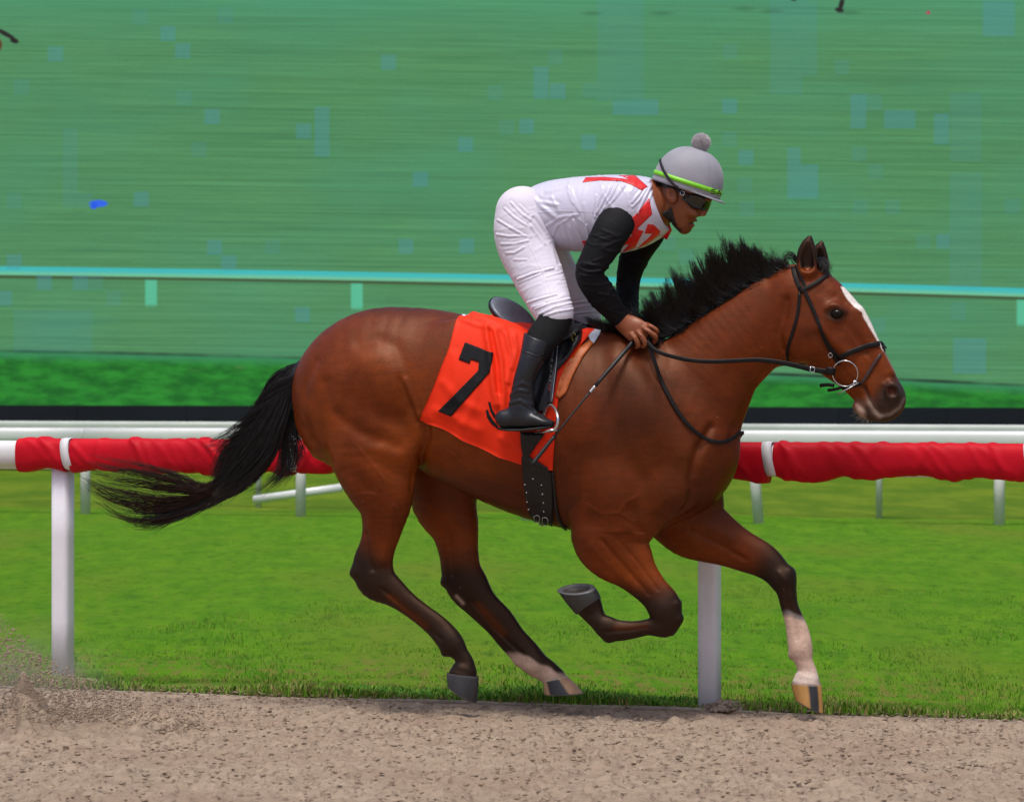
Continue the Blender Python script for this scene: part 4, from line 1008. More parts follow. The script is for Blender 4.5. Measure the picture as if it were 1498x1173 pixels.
# forelock tuft between the ears and wisps at the poll
Gf = [[(1194,392,-.01),(1199,380,0),(1204,384,.02),(1209,397,.03)],[(1190,392,0),(1197,383,.01),(1205,389,.03),(1212,401,.04)],[(1200,392,-.03),(1207,381,-.02),(1212,386,.0),(1215,398,.01)]]
hair('forelock', guides_to_strands(Gf, 300, 10, .008, 67, wave=.008, lenv=(.6,1)), M_hair, horse, .0012, .0004)
Gp = [[(1166,384,0),(1158,376,0),(1148,374,0),(1140,378,0)],[(1170,382,0),(1160,370,0),(1150,372,0),(1146,382,0)],[(1160,388,.02),(1152,380,.02),(1144,384,.02),(1148,392,.02)]]
hair('forelock', guides_to_strands(Gp, 60, 10, .006, 68, wave=.01, lenv=(.6,1.1)), M_hair, horse, .001, .0003)
Gb = [[(1262,606,.0),(1256,612,0),(1252,617,0)],[(1276,610,0),(1272,615,0),(1270,620,0)],[(1256,600,0),(1250,604,0),(1246,606,0)]]
hair('whiskers', guides_to_strands(Gb, 60, 6, .012, 69, lenv=(.5,1.1), wave=.002), mat('pale_hair', (.4,.36,.32), .5), horse, .0007, .0003)
# ================================================================ jockey
J0 = L(800, 480, 0)
jk = empty('person', tuple(to_world(J0)), -ALPHA); tag(jk, 'jockey in white and red silks and grey helmet crouching over the galloping horse', 'person')
JOBJ = []
def jm(o): JOBJ.append(o); o.location = Vector(-J0); return o
ct_torso = chain([(770,300,792,340),(772,280,806,352),(795,267,822,362),(830,260,842,367),(870,257,872,369),(905,256,905,370),(935,258,938,358),(953,267,960,338)],
    0, [.10,.14,.15,.155,.17,.18,.165,.10], k=.03, name='torso')
def legs(grow=0):
    out = []
    hip = ell(768,334,.07,.122,.10,.120,0,k=.03)
    th = chain([(727,318,800,300),(725,345,806,345),(731,366,812,366),(744,392,819,386),(757,418,827,409),(771,442,833,431),(783,459,838,451)],
        [.07,.085,.10,.125,.16,.20,.235], [.10,.105,.10,.092,.082,.072,.066], k=.04, name='thigh')
    pel = ell(778,326,0,.11,.13,.10,20,k=.03)
    for p in (hip, th): out += [p, mirror(p)]
    return out+[pel]
sock = chain([(788,458,833,452),(790,463,838,458),(783,478,831,478),(770,492,816,500),(764,515,800,520)], [.235,.25,.275,.31,.34], [.052,.058,.055,.052,.05], k=.02, name='sock')
boot = [chain([(767,487,810,502),(763,512,800,520),(757,535,789,540),(751,560,782,560),(746,580,781,583),(743,600,783,602)], [.315,.34,.355,.36,.36,.36], [.056,.056,.052,.046,.042,.042], k=.02, name='boot'),
        chain([(741,600,733,624),(760,600,757,627),(782,602,782,626),(798,610,797,625),(808,615,807,623)], [.36,.36,.362,.365,.365], [.036,.038,.044,.044,.030], k=.02),
        ell(742,613,.36,.036,.036,.036,0,k=.02)]
arm_n = chain([(882,312,932,322),(870,330,923,338),(860,352,910,358),(850,375,895,376),(842,394,883,396),(845,412,886,409),(860,437,901,427),(878,457,911,444),(896,472,918,456)],
    [.14,.175,.195,.205,.21,.205,.175,.14,.11], [.054,.056,.052,.048,.044,.042,.038,.034,.030], k=.02, name='arm_n')
shoulder_n = ell(903,325,.15,.072,.055,.064,60,k=.02)
arm_f = chain([(915,345,972,335),(914,366,958,356),(906,385,946,378),(902,404,938,402),(902,424,935,424),(904,444,934,446),(909,464,934,465)],
    [-.13,-.17,-.19,-.20,-.19,-.15,-.10], [.06,.06,.054,.048,.044,.040,.034], k=.025, name='arm_f')
shoulder_f = ell(938,335,-.135,.075,.06,.07,60,k=.03)
# ---- head, neck, hands
f1 = chain([(968,272,1042,290),(972,287,1032,299),(977,303,1021,312),(984,318,1014,325),(992,330,1009,337)], 0, [.074,.074,.068,.056,.034], k=.02, name='face')
headp = [ell(1006,266,0,.118,.080,.098,18,k=.03), f1,
    ell(1002,328,0,.030,.034,.026,30,k=.02), ell(1003,334,0,.02,.02,.017,20,k=.015),
    chain3([L(1034,297,0),L(1033.5,304,0),L(1029,312.5,0)], [.011,.0115,.0125], k=.009, b=[.010,.011,.015]),
    ell(1023,314.5,.016,.011,.009,.0085,20,k=.005), ell(1023,314.5,-.016,.011,.009,.0085,20,k=.005),
    ell(1014.5,322,0,.018,.025,.008,15,k=.009), ell(1011.5,329.5,0,.014,.021,.0085,10,k=.008),
    ell(1030,291,.02,.03,.034,.010,18,k=.012), ell(1030,291,-.02,.03,.034,.010,18,k=.012),
    ell(1012,310,.048,.03,.018,.02,40,k=.02), ell(1012,310,-.048,.03,.018,.02,40,k=.02),
    chain([(938,262,950,338),(955,268,975,322),(972,270,990,314)], 0, [.075,.062,.06], k=.025)]
for sgn in (1, -1):
    headp += [ell(982,285,.083*sgn,.040,.011,.025,78,k=.005), ell(983.5,283,.095*sgn,.028,.008,.015,75,k=.003,sub=True)]
headp += [ell(984,293,.081,.010,.008,.009,0,k=.005), ell(987.5,285,.083,.010,.006,.004,80,k=.003)]
palm = chain([(897,475,915,460),(905,485,925,463),(914,493,938,468),(922,499,950,476)], [.10,.115,.13,.135], [.026,.026,.026,.020], k=.012)
def fing(pts, r=.0098, k=.004): return chain3([L(*p) for p in pts], [r*1.1, r*1.05, r, r*.85], k=k)
hand_n = [palm, fing([(945,475,.120),(954,479,.122),(961,485,.110),(957,490,.090)], .0105), fing([(943,481,.150),(951,486,.158),(959,493,.148),(957,500,.125)], .0112),
    fing([(934,487,.158),(940,494,.170),(944,503,.160),(940,507,.135)], .0110), fing([(924,489,.155),(930,496,.168),(934,505,.158),(931,508,.135)], .0100),
    fing([(920,474,.10),(934,478,.088),(946,485,.085),(953,490,.09)], .0112)]
palm_f = chain([(912,470,932,462),(924,478,942,468),(938,484,953,471)], [-.085,-.075,-.065], [.024,.024,.018], k=.014)
hand_f = [palm_f, fing([(948,473,-.06),(955,472,-.06),(960,478,-.05),(955,484,-.04)]), fing([(946,478,-.05),(954,478,-.045),(959,485,-.035),(953,488,-.03)]),
    fing([(944,482,-.04),(951,485,-.035),(955,491,-.03),(950,492,-.02)]), fing([(930,470,-.06),(942,470,-.04),(949,474,-.03),(954,478,-.03)], .0105)]
bodyp = [infl(ct_torso, -.014)]+[infl(p, -.014) for p in legs()]+[infl(p, -.012) for p in (arm_n, shoulder_n, arm_f, shoulder_f)]
lowleg = [infl(sock, -.012)]+[infl(p, -.014) for p in boot]; bodyp += lowleg+[mirror(p) for p in lowleg]
JV, JF = implicit(bodyp+headp+hand_n+hand_f, .0036, smooth=2)
JN = normals(JV, JF); x_, y_ = proj(JV); Jm = JV.copy(); Jm[:,1] = -np.abs(Jm[:,1]); xm, ym = proj(Jm)
d = np.zeros(len(JV)); hd = (ym < 345)&(xm > 960)
for line, wd, am in [([(1009,327.5),(1016,326),(1023,325.5)], 1.1, -.006), ([(1001,318),(1005,326),(1006,332)], 2.2, -.0015), ([(1023,318),(1016,323)], 1.6, -.002), ([(1008,300),(1020,306)], 4, -.002),
                     ([(988,300),(984,312),(988,324),(996,333)], 2.5, .002), ([(976,296),(972,306),(974,318)], 2.5, -.002), ([(965,275),(970,300),(978,318)], 3, .003)]:
    d += am*np.exp(-(pdist(xm, ym, line)/wd)**2)*hd
for line in ([(940,474),(948,480)],[(938,482),(946,486)],[(930,488),(938,494)],[(950,479),(956,484)],[(946,487),(953,491)]):
    d += -.0022*np.exp(-(pdist(x_, y_, line)/1.0)**2)*(JV[:,1] < -.09)*(y_ > 455)*(y_ < 515)
for p in ((945,476),(943,484),(936,490),(928,493)): d += .0022*np.exp(-(np.hypot(x_-p[0], y_-p[1])/2.6)**2)*(JV[:,1] < -.05)
JV = JV+JN*d[:,None]
skin = np.array((.22,.060,.019)); col = np.tile(skin, (len(JV),1)); n1 = vnoise(JV, 40, 9); n2 = vnoise(JV, 200, 10)
mixc((.17,.045,.017), sst(n1, -.5, 1.2)*.6); mixc((.15,.042,.022), hd*np.exp(-(pdist(xm, ym, [(995,333),(1003,338),(1010,335)])/5)**2)*.5)
mixc((.30,.06,.05), hd*np.exp(-(pdist(xm, ym, [(1014,330),(1019,329)])/2.6)**2)*.8); mixc((.10,.03,.022), hd*np.exp(-(pdist(xm, ym, [(1009,320),(1020,320)])/2.2)**2)*.45)
mixc((.05,.012,.01), hd*np.exp(-(pdist(xm, ym, [(1009,327.5),(1016,326),(1023,325.5)])/1.0)**2)*.9)
mixc((.40,.12,.06), hd*np.exp(-(pdist(xm, ym, [(1029,314),(1026,312)])/4)**2)*.4); mixc((.02,.014,.012), hd*sst(ym+.3*(1000-xm)*.5, 281, 277)*(xm < 992))
mixc((.42,.15,.075), (y_ > 455)*sst(n1, -.6, .8)*.6); mixc((.12,.03,.018), (y_ > 455)*np.exp(-((np.hypot(x_-940, y_-492))/5)**2)*.3)
M_skin = mat('skin', (1,1,1), .42, .08, 30, .0004, 300, use_attr=True, spec=.45)
M_skin.node_tree.nodes['Principled BSDF'].inputs['Subsurface Weight'].default_value = .08; M_skin.node_tree.nodes['Principled BSDF'].inputs['Subsurface Radius'].default_value = (.01,.004,.002)
ob = jm(mesh_obj('body', JV, JF, M_skin, jk)); set_col(ob, col); JT = bvh(JV, JF)
# ---- clothes
def cloth(name, prims, h, folds, m, noise=.0012, ns=30, colfn=None, clip=None, nrand=0, rbox=None, seed=1, ramp_=.0028):
    V, F = implicit(prims, h, clip=clip, smooth=1); Nn = normals(V, F); Vm = V.copy(); Vm[:,1] = -np.abs(V[:,1]); x, y = proj(Vm)
    dd = noise*vnoise(V, ns, 3)+noise*.5*vnoise(V, ns*2.3, 4)
    for line, wd, am in folds:
        ds = pdist(x, y, line); dd += am*(np.exp(-(ds/wd)**2)-.45*np.exp(-((ds-wd*1.9)/wd)**2))
    r = np.random.default_rng(seed)
    for _ in range(nrand):
        x0, x1, y0, y1, ang = rbox; cx, cy = r.uniform(x0, x1), r.uniform(y0, y1); a = math.radians(ang+r.normal()*16); l = r.uniform(6, 20)
        c_ = math.cos(a)*l, math.sin(a)*l; mid = (cx+r.normal()*2, cy+r.normal()*2)
        ds = pdist(x, y, [(cx-c_[0], cy-c_[1]), mid, (cx+c_[0], cy+c_[1])]); wd = r.uniform(1.2, 2.6); dd += ramp_*r.uniform(.4, 1)*np.exp(-(ds/wd)**2)
    V = V+Nn*dd[:,None]; o = jm(mesh_obj(name, V, F, m, jk)); return V, F, o
M_silk = mat('white_silk', (.60,.59,.74), .36, .04, 5, .0008, 40, sheen=.15, spec=.45)
M_breech = mat('white_breeches', (.70,.67,.79), .6, .04, 5, .0008, 60, sheen=.1, spec=.3)
M_blackf = mat('black_lycra', (.006,.006,.008), .7, .3, 20, .001, 80, spec=.18)
folds_s = [([(906,264),(893,288),(877,314)], 1.5, .005), ([(899,268),(884,292),(873,312)], 1.4, .0045), ([(914,272),(898,292),(884,306)], 1.5, .004), ([(888,272),(876,292),(870,318)], 1.4, .0035), ([(872,285),(868,308),(872,325)], 1.4, .003),
    ([(955,267),(943,290),(933,312)], 1.6, .005), ([(950,270),(936,292),(925,303)], 1.5, .004), ([(956,274),(949,295)], 1.3, .003), ([(938,280),(925,296)], 1.8, .003),
    ([(774,282),(790,300),(812,318)], 3, .004), ([(776,312),(820,309),(868,310)], .8, .0018), ([(800,331),(820,318),(845,314)], 2, .003), ([(808,345),(815,330),(835,318)], 2, .003), ([(838,322),(846,340),(856,358)], 2, .004), ([(858,330),(862,350),(868,362)], 1.8, .003), ([(822,330),(830,350)], 2, .002),
    ([(782,322),(795,342),(808,355)], 2, .003), ([(800,280),(830,272)], 3, .002), ([(790,295),(815,300)], 2.5, .003)]
cp_, cq_ = L(956,266,0), L(974,325,0); cn_ = np.array(((cq_-cp_)[2], 0, -(cq_-cp_)[0])); cn_ /= -np.linalg.norm(cn_)
collar = chain([(946,266,962,336),(960,272,977,326)], 0, [.078,.072], k=.012)
hem = chain([(768,280,800,350),(776,278,808,353)], 0, [.146,.148], k=.01)
cavity = ell(762,313,0,.045,.12,.09,100,k=.01); cavity['sub'] = True
SV, SF, shirt = cloth('shirt', [ct_torso, ell(910,300,.08,.12,.09,.10,20,k=.05), ell(915,300,-.08,.12,.09,.10,20,k=.05), hem, collar], .0042, folds_s, M_silk, .0012, 26, nrand=26, rbox=(790,950,262,350,75), ramp_=.0028, clip=lambda X, d: np.maximum(d, (X-cp_)@cn_))
ST = bvh(SV, SF)
folds_b = [([(728,322),(748,334),(764,343)], 1.5, .0035), ([(726,343),(745,346),(769,345)], 1.5, .0035), ([(733,357),(752,357),(773,352)], 1.6, .003), ([(740,370),(752,370),(766,362)], 1.6, .003), ([(738,305),(752,318),(770,330)], 1.6, .003), ([(747,296),(762,312),(776,322)], 1.5, .003),
    ([(757,409),(780,400),(809,393)], 1.5, .0045), ([(758,414),(778,406),(795,399)], 1.3, .003), ([(771,443),(790,437),(814,431)], 1.4, .004), ([(783,452),(805,444),(833,437)], 1.4, .004), ([(788,460),(812,449),(836,443)], 1.3, .0035), ([(778,450),(796,444)], 1.3, .003), ([(792,463),(815,456),(838,452)], 1.3, .004),
    ([(771,352),(784,378),(797,406),(814,445)], .9, .002), ([(781,319),(800,345),(812,362),(818,385)], 2.2, -.004), ([(776,330),(796,356)], 2, .003), ([(760,300),(772,312)], 1.5, .002), ([(752,380),(770,380)], 1.6, .002), ([(800,405),(822,398)], 1.4, .002)]
hem_b = chain([(778,452,834,442),(788,465,839,456)], [.22,.25], [.07,.069], k=.01)
BV, BF, br = cloth('breeches', legs()+[hem_b, mirror(hem_b), chain([(770,296,790,340),(786,290,812,350)], 0, [.12,.125], k=.03)], .0042, folds_b, M_breech, .0010, 24, nrand=34, rbox=(735,830,300,455,-8), ramp_=.0017)
BT = bvh(BV, BF)
fs = [([(870,345),(890,352)], 1.6, .002), ([(846,392),(862,398),(880,396)], 1.6, .004), ([(848,402),(866,404),(884,400)], 1.5, .003), ([(852,385),(870,388)], 1.5, .003)]
cloth('sleeve', [arm_n, shoulder_n, infl(chain([(893,470,913,453),(899,475,919,460)], [.115,.105], [.030,.030], k=.01), .002)], .004, fs, M_blackf, .0010, 30, nrand=34, rbox=(850,905,340,460,0), ramp_=.0034, seed=4)
cloth('sleeve', [arm_f, shoulder_f], .0045, [], M_blackf, .0012, 40, nrand=26, rbox=(870,920,350,460,0), ramp_=.0035, seed=5)
M_sock = mat('black_sock', (.007,.007,.008), .8, .2, 40, .0008, 200, spec=.2)
cloth('sock', [sock], .004, [], M_sock, .0006, 60); cloth('sock', [mirror(sock)], .006, [], M_sock, .0006, 60)
M_boot = mat('black_boot', (.013,.014,.019), .36, .25, 16, .0012, 60, spec=.4, coat=.05)
cap_ = infl(chain([(767,488,809,503),(766,492,807,507)], [.318,.322], [.060,.060], k=.004), .001)
fb = [([(765,514),(780,519),(797,524)], .7, .0035), ([(745,579),(757,570),(772,573)], 2.2, .0026), ([(746,590),(760,586),(778,592)], 2.4, .003), ([(750,568),(764,560),(778,566)], 2.4, .002), ([(757,603),(758,626)], .6, .0015), ([(733,619),(770,621),(806,619)], .6, -.003), ([(765,590),(785,602)], 1.6, .003)]
bp_, bq_ = L(768,487,.32), L(808,503,.32); bn_ = np.array((-(bq_-bp_)[2], 0, (bq_-bp_)[0])); bn_ /= np.linalg.norm(bn_)
V, F, o = cloth('boot', boot, .0038, fb, M_boot, .0012, 40, seed=7, clip=lambda X, d: np.maximum(d, (X-bp_)@bn_)); NBT = bvh(V, F)
cloth('boot', [mirror(p) for p in boot], .006, fb, M_boot, .001, 40, clip=lambda X, d: np.maximum(d, (X-bp_)@bn_))
M_sole = mat('boot_sole', (.012,.012,.013), .6, .2, 30)
sp = [L(731,627,.36), L(745,629,.36), L(762,629,.362), L(780,627.5,.364), L(797,625.5,.365), L(809,623,.365)]
V, F = sweep(np.array(sp), np.tile((0,0,1.),(6,1)), np.array([.05,.068,.064,.080,.082,.05]), .012, 12, .7); jm(mesh_obj('boot_sole', V, F, M_sole, jk)); jm(mesh_obj('boot_sole', V*np.array((1,-1,1)), [f[::-1] for f in F], M_sole, jk))
# red figures sewn on the silks
M_redc = mat('red_silk', (.72,.012,.014), .42, .08, 10, .0008, 60, sheen=.1)
RP = [[(852,267.3),(857,260),(882.7,259.3),(910,261.5),(921,263.2),(912,259),(905,257.3),(929,257),(947.5,273.4),(938.6,279),(923.6,270.7),(908.6,265.5),(877,264.5)],
    [(949.5,290.5),(954,313.6),(933,334),(929,341.6),(922,343.6),(914,339.5),(918,324.5),(929,315)],
    [(933,335.5),(941.4,338),(929,362.7),(910,369),(921,357),(904.5,361),(908.6,354.5),(923.6,345)],
    [(947.5,328),(956,328.6),(966,338),(964.5,343.6),(947,357),(932,363.5),(955,342),(943,341.6)],
    [(851,352.5),(859,352),(855.5,361)]]
for q in RP: jm(patch('red_figure', q, [ST], .0016, .0014, M_redc, jk, step=2.2))
V, F = sweep(np.array([L(975,326,-.02), L(978,336,-.03), L(971,348,-.04)]), np.tile((.3,-1.,0),(3,1)), np.array([.022,.03,.034]), .008, 10, .7); jm(mesh_obj('red_lapel', V, F, M_redc, jk))
V, F = sweep(np.array([L(*p) for p in ((962,332,.06),(967,336,.045),(968,345,.03))]), np.tile((.3,-1.,0),(3,1)), .008, .006, 8, .8); jm(mesh_obj('collar_fold', V, F, M_silk, jk))
# ---- helmet in its grey cover
hc = L(1005, 272, 0); ff = L(1056, 288.6, 0)-L(954, 255.4, 0); ff /= np.linalg.norm(ff); fu = np.array((-ff[2], 0, ff[0])); fl_ = np.array((0,1.,0))
AL, AW, AH = .152, .118, .166
def hs(th, ph, k=1.0, e=2.25):
    s_, c_ = math.sin(th), math.cos(th); r = (abs(s_)**e+abs(c_)**e)**(-1/e)
    seam = 1-.010*math.exp(-((((ph+.25) % (math.pi/3))-math.pi/6)/.035)**2)*min(1, s_*3)
    return hc+(ff*AL*math.cos(ph)*s_+fl_*AW*math.sin(ph)*s_)*r*k*seam+fu*AH*c_*r*k*seam
NP = 96; ths = list(np.linspace(.001, math.pi/2, 30))
V = [hs(t, 2*math.pi*j/NP) for t in ths for j in range(NP)]
for dz, k in ((-.012,.995),(-.020,.985),(-.020,.93),(0,.93)):
    V += [hs(math.pi/2, 2*math.pi*j/NP, k)+fu*dz for j in range(NP)]
R_ = len(ths)+4; F = [(i*NP+j, (i+1)*NP+j, (i+1)*NP+(j+1)%NP, i*NP+(j+1)%NP) for i in range(R_-1) for j in range(NP)]
M_cap = mat('grey_cap_cover', (.29,.29,.34), .62, .1, 14, .0007, 90, sheen=.25)
helm = jm(mesh_obj('helmet', np.array(V), F, M_cap, jk)); HTt = bvh(np.array(V), np.array(F))
# peak
V = []; n = 40
for e_, up in ((0,0),(1,0),(1,-.005),(0,-.006)):
    for j in range(n):
        ph = -1.25+2.5*j/(n-1); base = hs(math.pi/2, ph)+fu*-.012; ext = .030*math.cos(ph*math.pi/2/1.25)**.7*e_
        V.append(base+ff*ext*1.0+fu*(up-ext*.25)-ff*.003)
F = [(a*n+j, a*n+j+1, b*n+j+1, b*n+j) for a, b in ((0,1),(1,2),(2,3),(3,0)) for j in range(n-1)]
pk = mesh_obj('peak', np.array(V), F, M_cap, helm)
M_green = mat('green_band', (.20,.62,.02), .45, .05, 10)
V = []; 
for j in range(NP):
    ph = 2*math.pi*j/NP
    for t, k in ((1.43,1.008),(1.43,1.02),(1.545,1.02),(1.545,1.006)): V.append(hs(t, ph, k))
F = [(j*4+a, j*4+(a+1)%4, ((j+1)%NP)*4+(a+1)%4, ((j+1)%NP)*4+a) for j in range(NP) for a in range(4)]
bnd = mesh_obj('green_band', np.array(V), F, M_green, helm); BDT = bvh(np.array(V), np.array(F))
M_ink = mat('black_lettering', (.012,.012,.012), .6)
strap('letter', [(1047,277.6),(1043,277.2),(1040.5,278.6),(1043,280.2),(1046,281.4),(1046,283.2),(1043,283.6),(1039.6,282.4)], [BDT, HTt], .0042, .001, M_ink, helm, .0004, step=.7)
strap('letter', [(1048.5,284.6),(1050.2,281.6),(1051.8,278.8)], [BDT, HTt], .0042, .001, M_ink, helm, .0004, step=.7); strap('letter', [(1051.8,278.8),(1053.2,281.6),(1054.6,285.4)], [BDT, HTt], .0042, .001, M_ink, helm, .0005, step=.7); strap('letter', [(1050,283),(1051.8,283.3),(1053.8,283.6)], [BDT, HTt], .0034, .001, M_ink, helm, .0006, step=.6)
M_elastic = mat('black_elastic', (.010,.010,.012), .55, .1, 30)
strap('goggle_strap', [(966,231),(968,241),(974,254),(983,267),(992,275)], [HTt, BDT], .013, .003, M_elastic, helm, .003, both=True, step=3)
V, F = revolve([(.034*math.sin(a), .034*math.cos(a)) for a in np.linspace(.01, 3.13, 14)], 24); pc = hc+fu*(AH+.026)
M_pom = mat('pompom', (.80,.76,.80), .9, .3, 200, .003, 300, sheen=.4)
pom = mesh_obj('pompom', V*.93+pc, F, M_pom, helm)
r = np.random.default_rng(77); dn = r.normal(size=(3800,3)); dn /= np.linalg.norm(dn, axis=1, keepdims=True)
Sx = np.stack([pc+dn*(.026+.013*t)+r.normal(size=dn.shape)*.0012*t*2 for t in (0,.5,1)], 1); hair('pompom_fluff', Sx, M_pom, pom, .0011, .0007)
# ---- goggles, chin strap
gc = L(999, 287, 0); gf = (L(1045,301,0)-gc); gf /= np.linalg.norm(gf); gu = np.array((-gf[2],0,gf[0]))
V = []; n = 61
for layer in (0, 1):
    for j in range(n):
        ph = math.radians(-84+168*j/(n-1)); a = abs(ph)
        up = .026-.012*sst(a, .9, 1.45); dn_ = .034-.018*sst(a, 1.0, 1.45)-.018*math.exp(-(ph/.16)**2)
        for i, h_ in enumerate(np.linspace(-1, 1, 7)):
            z = up*h_ if h_ > 0 else dn_*h_
            f_ = (.126-.006*layer)-.9*z*z/.05*.25+.05*min(0,z); l_ = .088-.003*layer
            V.append(gc+gf*(f_*math.cos(ph)**.8)+fl_*l_*math.sin(ph)+gu*z)
F = []
for layer in (0, 1):
    o_ = layer*n*7
    for j in range(n-1):
        for i in range(6):
            q = (o_+j*7+i, o_+j*7+i+1, o_+(j+1)*7+i+1, o_+(j+1)*7+i); F.append(q if layer else q[::-1])
for j in range(n-1):
    for i in (0, 6): F.append((j*7+i, (j+1)*7+i, n*7+(j+1)*7+i, n*7+j*7+i))
M_lens = mat('dark_lens', (.005,.006,.005), .12, .1, 5, coat=.2)
gg = jm(mesh_obj('goggles', np.array(V), F, M_lens, jk))
M_silver = mat('buckle_metal', (.55,.56,.58), .25, .1, 40, metal=.9)
for sg in (1, -1):
    P = np.array([L(990,276,.092), L(999,283,.090), L(1008,289,.086)])*np.array((1,sg,1)); V, F = sweep(P, np.tile((0,-1.*sg,0),(3,1)), .016, .006, 8); mesh_obj('strap_end', V, F, M_elastic, gg)
P = np.array([L(*p) for p in ((996,279,.098),(1001.5,281,.098),(1000,286.5,.098),(994.8,284.5,.098),(996,279,.098))]); V, F = sweep(P, np.tile((0,-1.,0),(5,1)), .004, .003, 6); mesh_obj('strap_clip', V, F, M_silver, gg)
jm(patch('chin_strap', [(981,303),(984,309),(986,318),(990,329),(982,327),(974,320),(968,313),(972,309),(977,308)], [JT, ST], .005, .005, M_elastic, jk, step=3))
jm(strap('chin_strap', [(984,326),(990,333),(996,337.5)], [JT], .014, .003, M_elastic, jk, .002, step=2))
# ================================================================ saddle cloth, saddle, bridle, whip
M_or = mat('orange_cloth', (.84,.030,.002), .62, .06, 9, .0009, 120, sheen=.05, spec=.25)
def pl_at(pl, t):
    pl = np.asarray(pl, float); d = np.r_[0, np.cumsum(np.linalg.norm(np.diff(pl, axis=0), axis=1))]; d /= d[-1]
    return np.array((np.interp(t, d, pl[:,0]), np.interp(t, d, pl[:,1])))
bot = [(611,612),(640,624),(666,637),(713,660),(761,680),(785,684),(806,687)]
topx = [(690,455),(875,476)]
ZC = 1.30; KB = 120; KU = 64
right_edge = [(876,476),(866,492),(849,512),(832,536),(819,560),(815,590),(812,625),(810,655),(806,687)]
left_edge = [(690,455),(677,472),(660,511),(645,540),(627,579),(611,612)]
def body_ray(x, th):
    dr = Vector((0, -math.sin(th), math.cos(th))); o = Vector((x, 0, ZC))+dr*.75
    r = HT.ray_cast(o, -dr); return (np.array(r[0]), np.array(r[1])) if r[0] is not None else (None, None)
G_ = np.zeros((KU+1, 2*KB+1, 3)); GN = np.zeros_like(G_)
for iu in range(KU+1):
    u_ = iu/KU
    pb = pl_at(bot, u_); hb, _ = hit([HT], *pb); 
    xt = L(690+(876-690)*u_, 460, 0)[0]
    thb = math.atan2(-hb[1], hb[2]-ZC)
    # where the side edges bend, follow them
    for iv in range(KB+1):
        v_ = iv/KB; pe = pl_at(left_edge, v_)*(1-u_)+pl_at(right_edge, v_)*u_; pm = (1-u_)*pl_at(left_edge,0)+u_*pl_at(right_edge,0)
        line = pl_at([(690,455),(876,476)], u_)*(1-v_)+pb*v_
        q = pe+(pb-((1-u_)*np.array(bot[0])+u_*np.array(bot[-1])))*v_
        th = thb*v_
        # local x from the reference position on the near side
        x_t = L(q[0], q[1], .29*min(1, v_*2.2)**.6)[0] if v_ > 0 else xt
        p_, n_ = body_ray(x_t, th)
        if p_ is None: p_, n_ = G_[iu, KB+iv-1] if iv else np.array((x_t,0,ZC+.3)), np.array((0,-math.sin(th),math.cos(th)))
        G_[iu, KB+iv] = p_; GN[iu, KB+iv] = n_
        G_[iu, KB-iv] = p_*np.array((1,-1,1)); GN[iu, KB-iv] = n_*np.array((1,-1,1))
for _ in range(6):
    GN[1:-1,1:-1] = (GN[:-2,1:-1]+GN[2:,1:-1]+GN[1:-1,:-2]+GN[1:-1,2:])/4
    G_[:,1:-1] = (G_[:,:-2]+2*G_[:,1:-1]+G_[:,2:])/4; G_[1:-1] = (G_[:-2]+2*G_[1:-1]+G_[2:])/4
GN /= np.linalg.norm(GN, axis=2, keepdims=True)+1e-9
flat = G_.reshape(-1,3); fm = flat.copy(); fm[:,1] = -np.abs(fm[:,1]); gx, gy = proj(fm)
dsp = .010+.0014*vnoise(flat, 22, 31)
for line, wd, am in [([(712,482),(718,520),(722,560),(727,585),(728,592)], 4.5, .012), ([(724,486),(734,530),(738,575),(737,612)], 4, .010), ([(718,486),(727,530),(730,575)], 2.5, -.008), ([(740,490),(748,520),(744,560)], 3, .006), ([(752,492),(756,512),(750,540)], 2.5, .005),
                     ([(676,470),(700,478),(718,482)], 2, .004), ([(690,462),(712,470),(735,482)], 6, .006), ([(650,560),(672,585),(700,600)], 7, .004), ([(640,600),(668,612),(700,628)], 7, .004), ([(700,560),(695,590),(680,620)], 6, .004), ([(735,640),(748,655),(760,662)], 5, .005), ([(665,520),(668,560),(655,590)], 6, .003)]:
    dsp += 1.5*am*np.exp(-(pdist(gx, gy, line)/wd)**2)
edge_l = np.abs(np.repeat(np.arange(KU+1), 2*KB+1)); vv_ = np.abs(np.tile(np.arange(-KB, KB+1), KU+1))/KB
dsp += .0025*((edge_l <= 1)|(vv_ > .985)); dsp += sst(vv_, .8, 1)*.006*np.sin(edge_l*.35)
dsp += .012*sst(edge_l, 50, 64)*0
out = flat+GN.reshape(-1,3)*dsp[:,None]; inn = out-GN.reshape(-1,3)*.004
nV = 2*KB+1; idx = np.arange((KU+1)*nV).reshape(KU+1, nV); F = np.stack([idx[:-1,:-1], idx[:-1,1:], idx[1:,1:], idx[1:,:-1]], -1).reshape(-1,4)
bd = list(idx[0,:])+list(idx[1:,-1])+list(idx[-1,:-1][::-1])+list(idx[1:-1,0][::-1]); M_ = len(out)
rim = np.array([(bd[i], bd[(i+1)%len(bd)], bd[(i+1)%len(bd)]+M_, bd[i]+M_) for i in range(len(bd))])
ft = np.cross(out[F[0,2]]-out[F[0,0]], out[F[0,3]]-out[F[0,1]]).dot(GN.reshape(-1,3)[F[0,0]]) > 0
Fo = F if ft else F[:, ::-1]
ce = empty('saddle_cloth', tuple(to_world((0,0,1.2))), -ALPHA); tag(ce, 'bright orange saddle cloth with a black number 7 on the racehorse', 'saddle cloth')
def at(o, off=(0,0,1.2)): o.location = (-off[0], -off[1], -off[2]); return o
clo = at(mesh_obj('cloth', np.vstack([out, inn]), np.vstack([Fo, Fo[:, ::-1]+M_, rim]), M_or, ce)); CT = bvh(out, Fo)
M_num = mat('black_print', (.008,.009,.011), .75, .2, 30, .0006, 150, spec=.2)
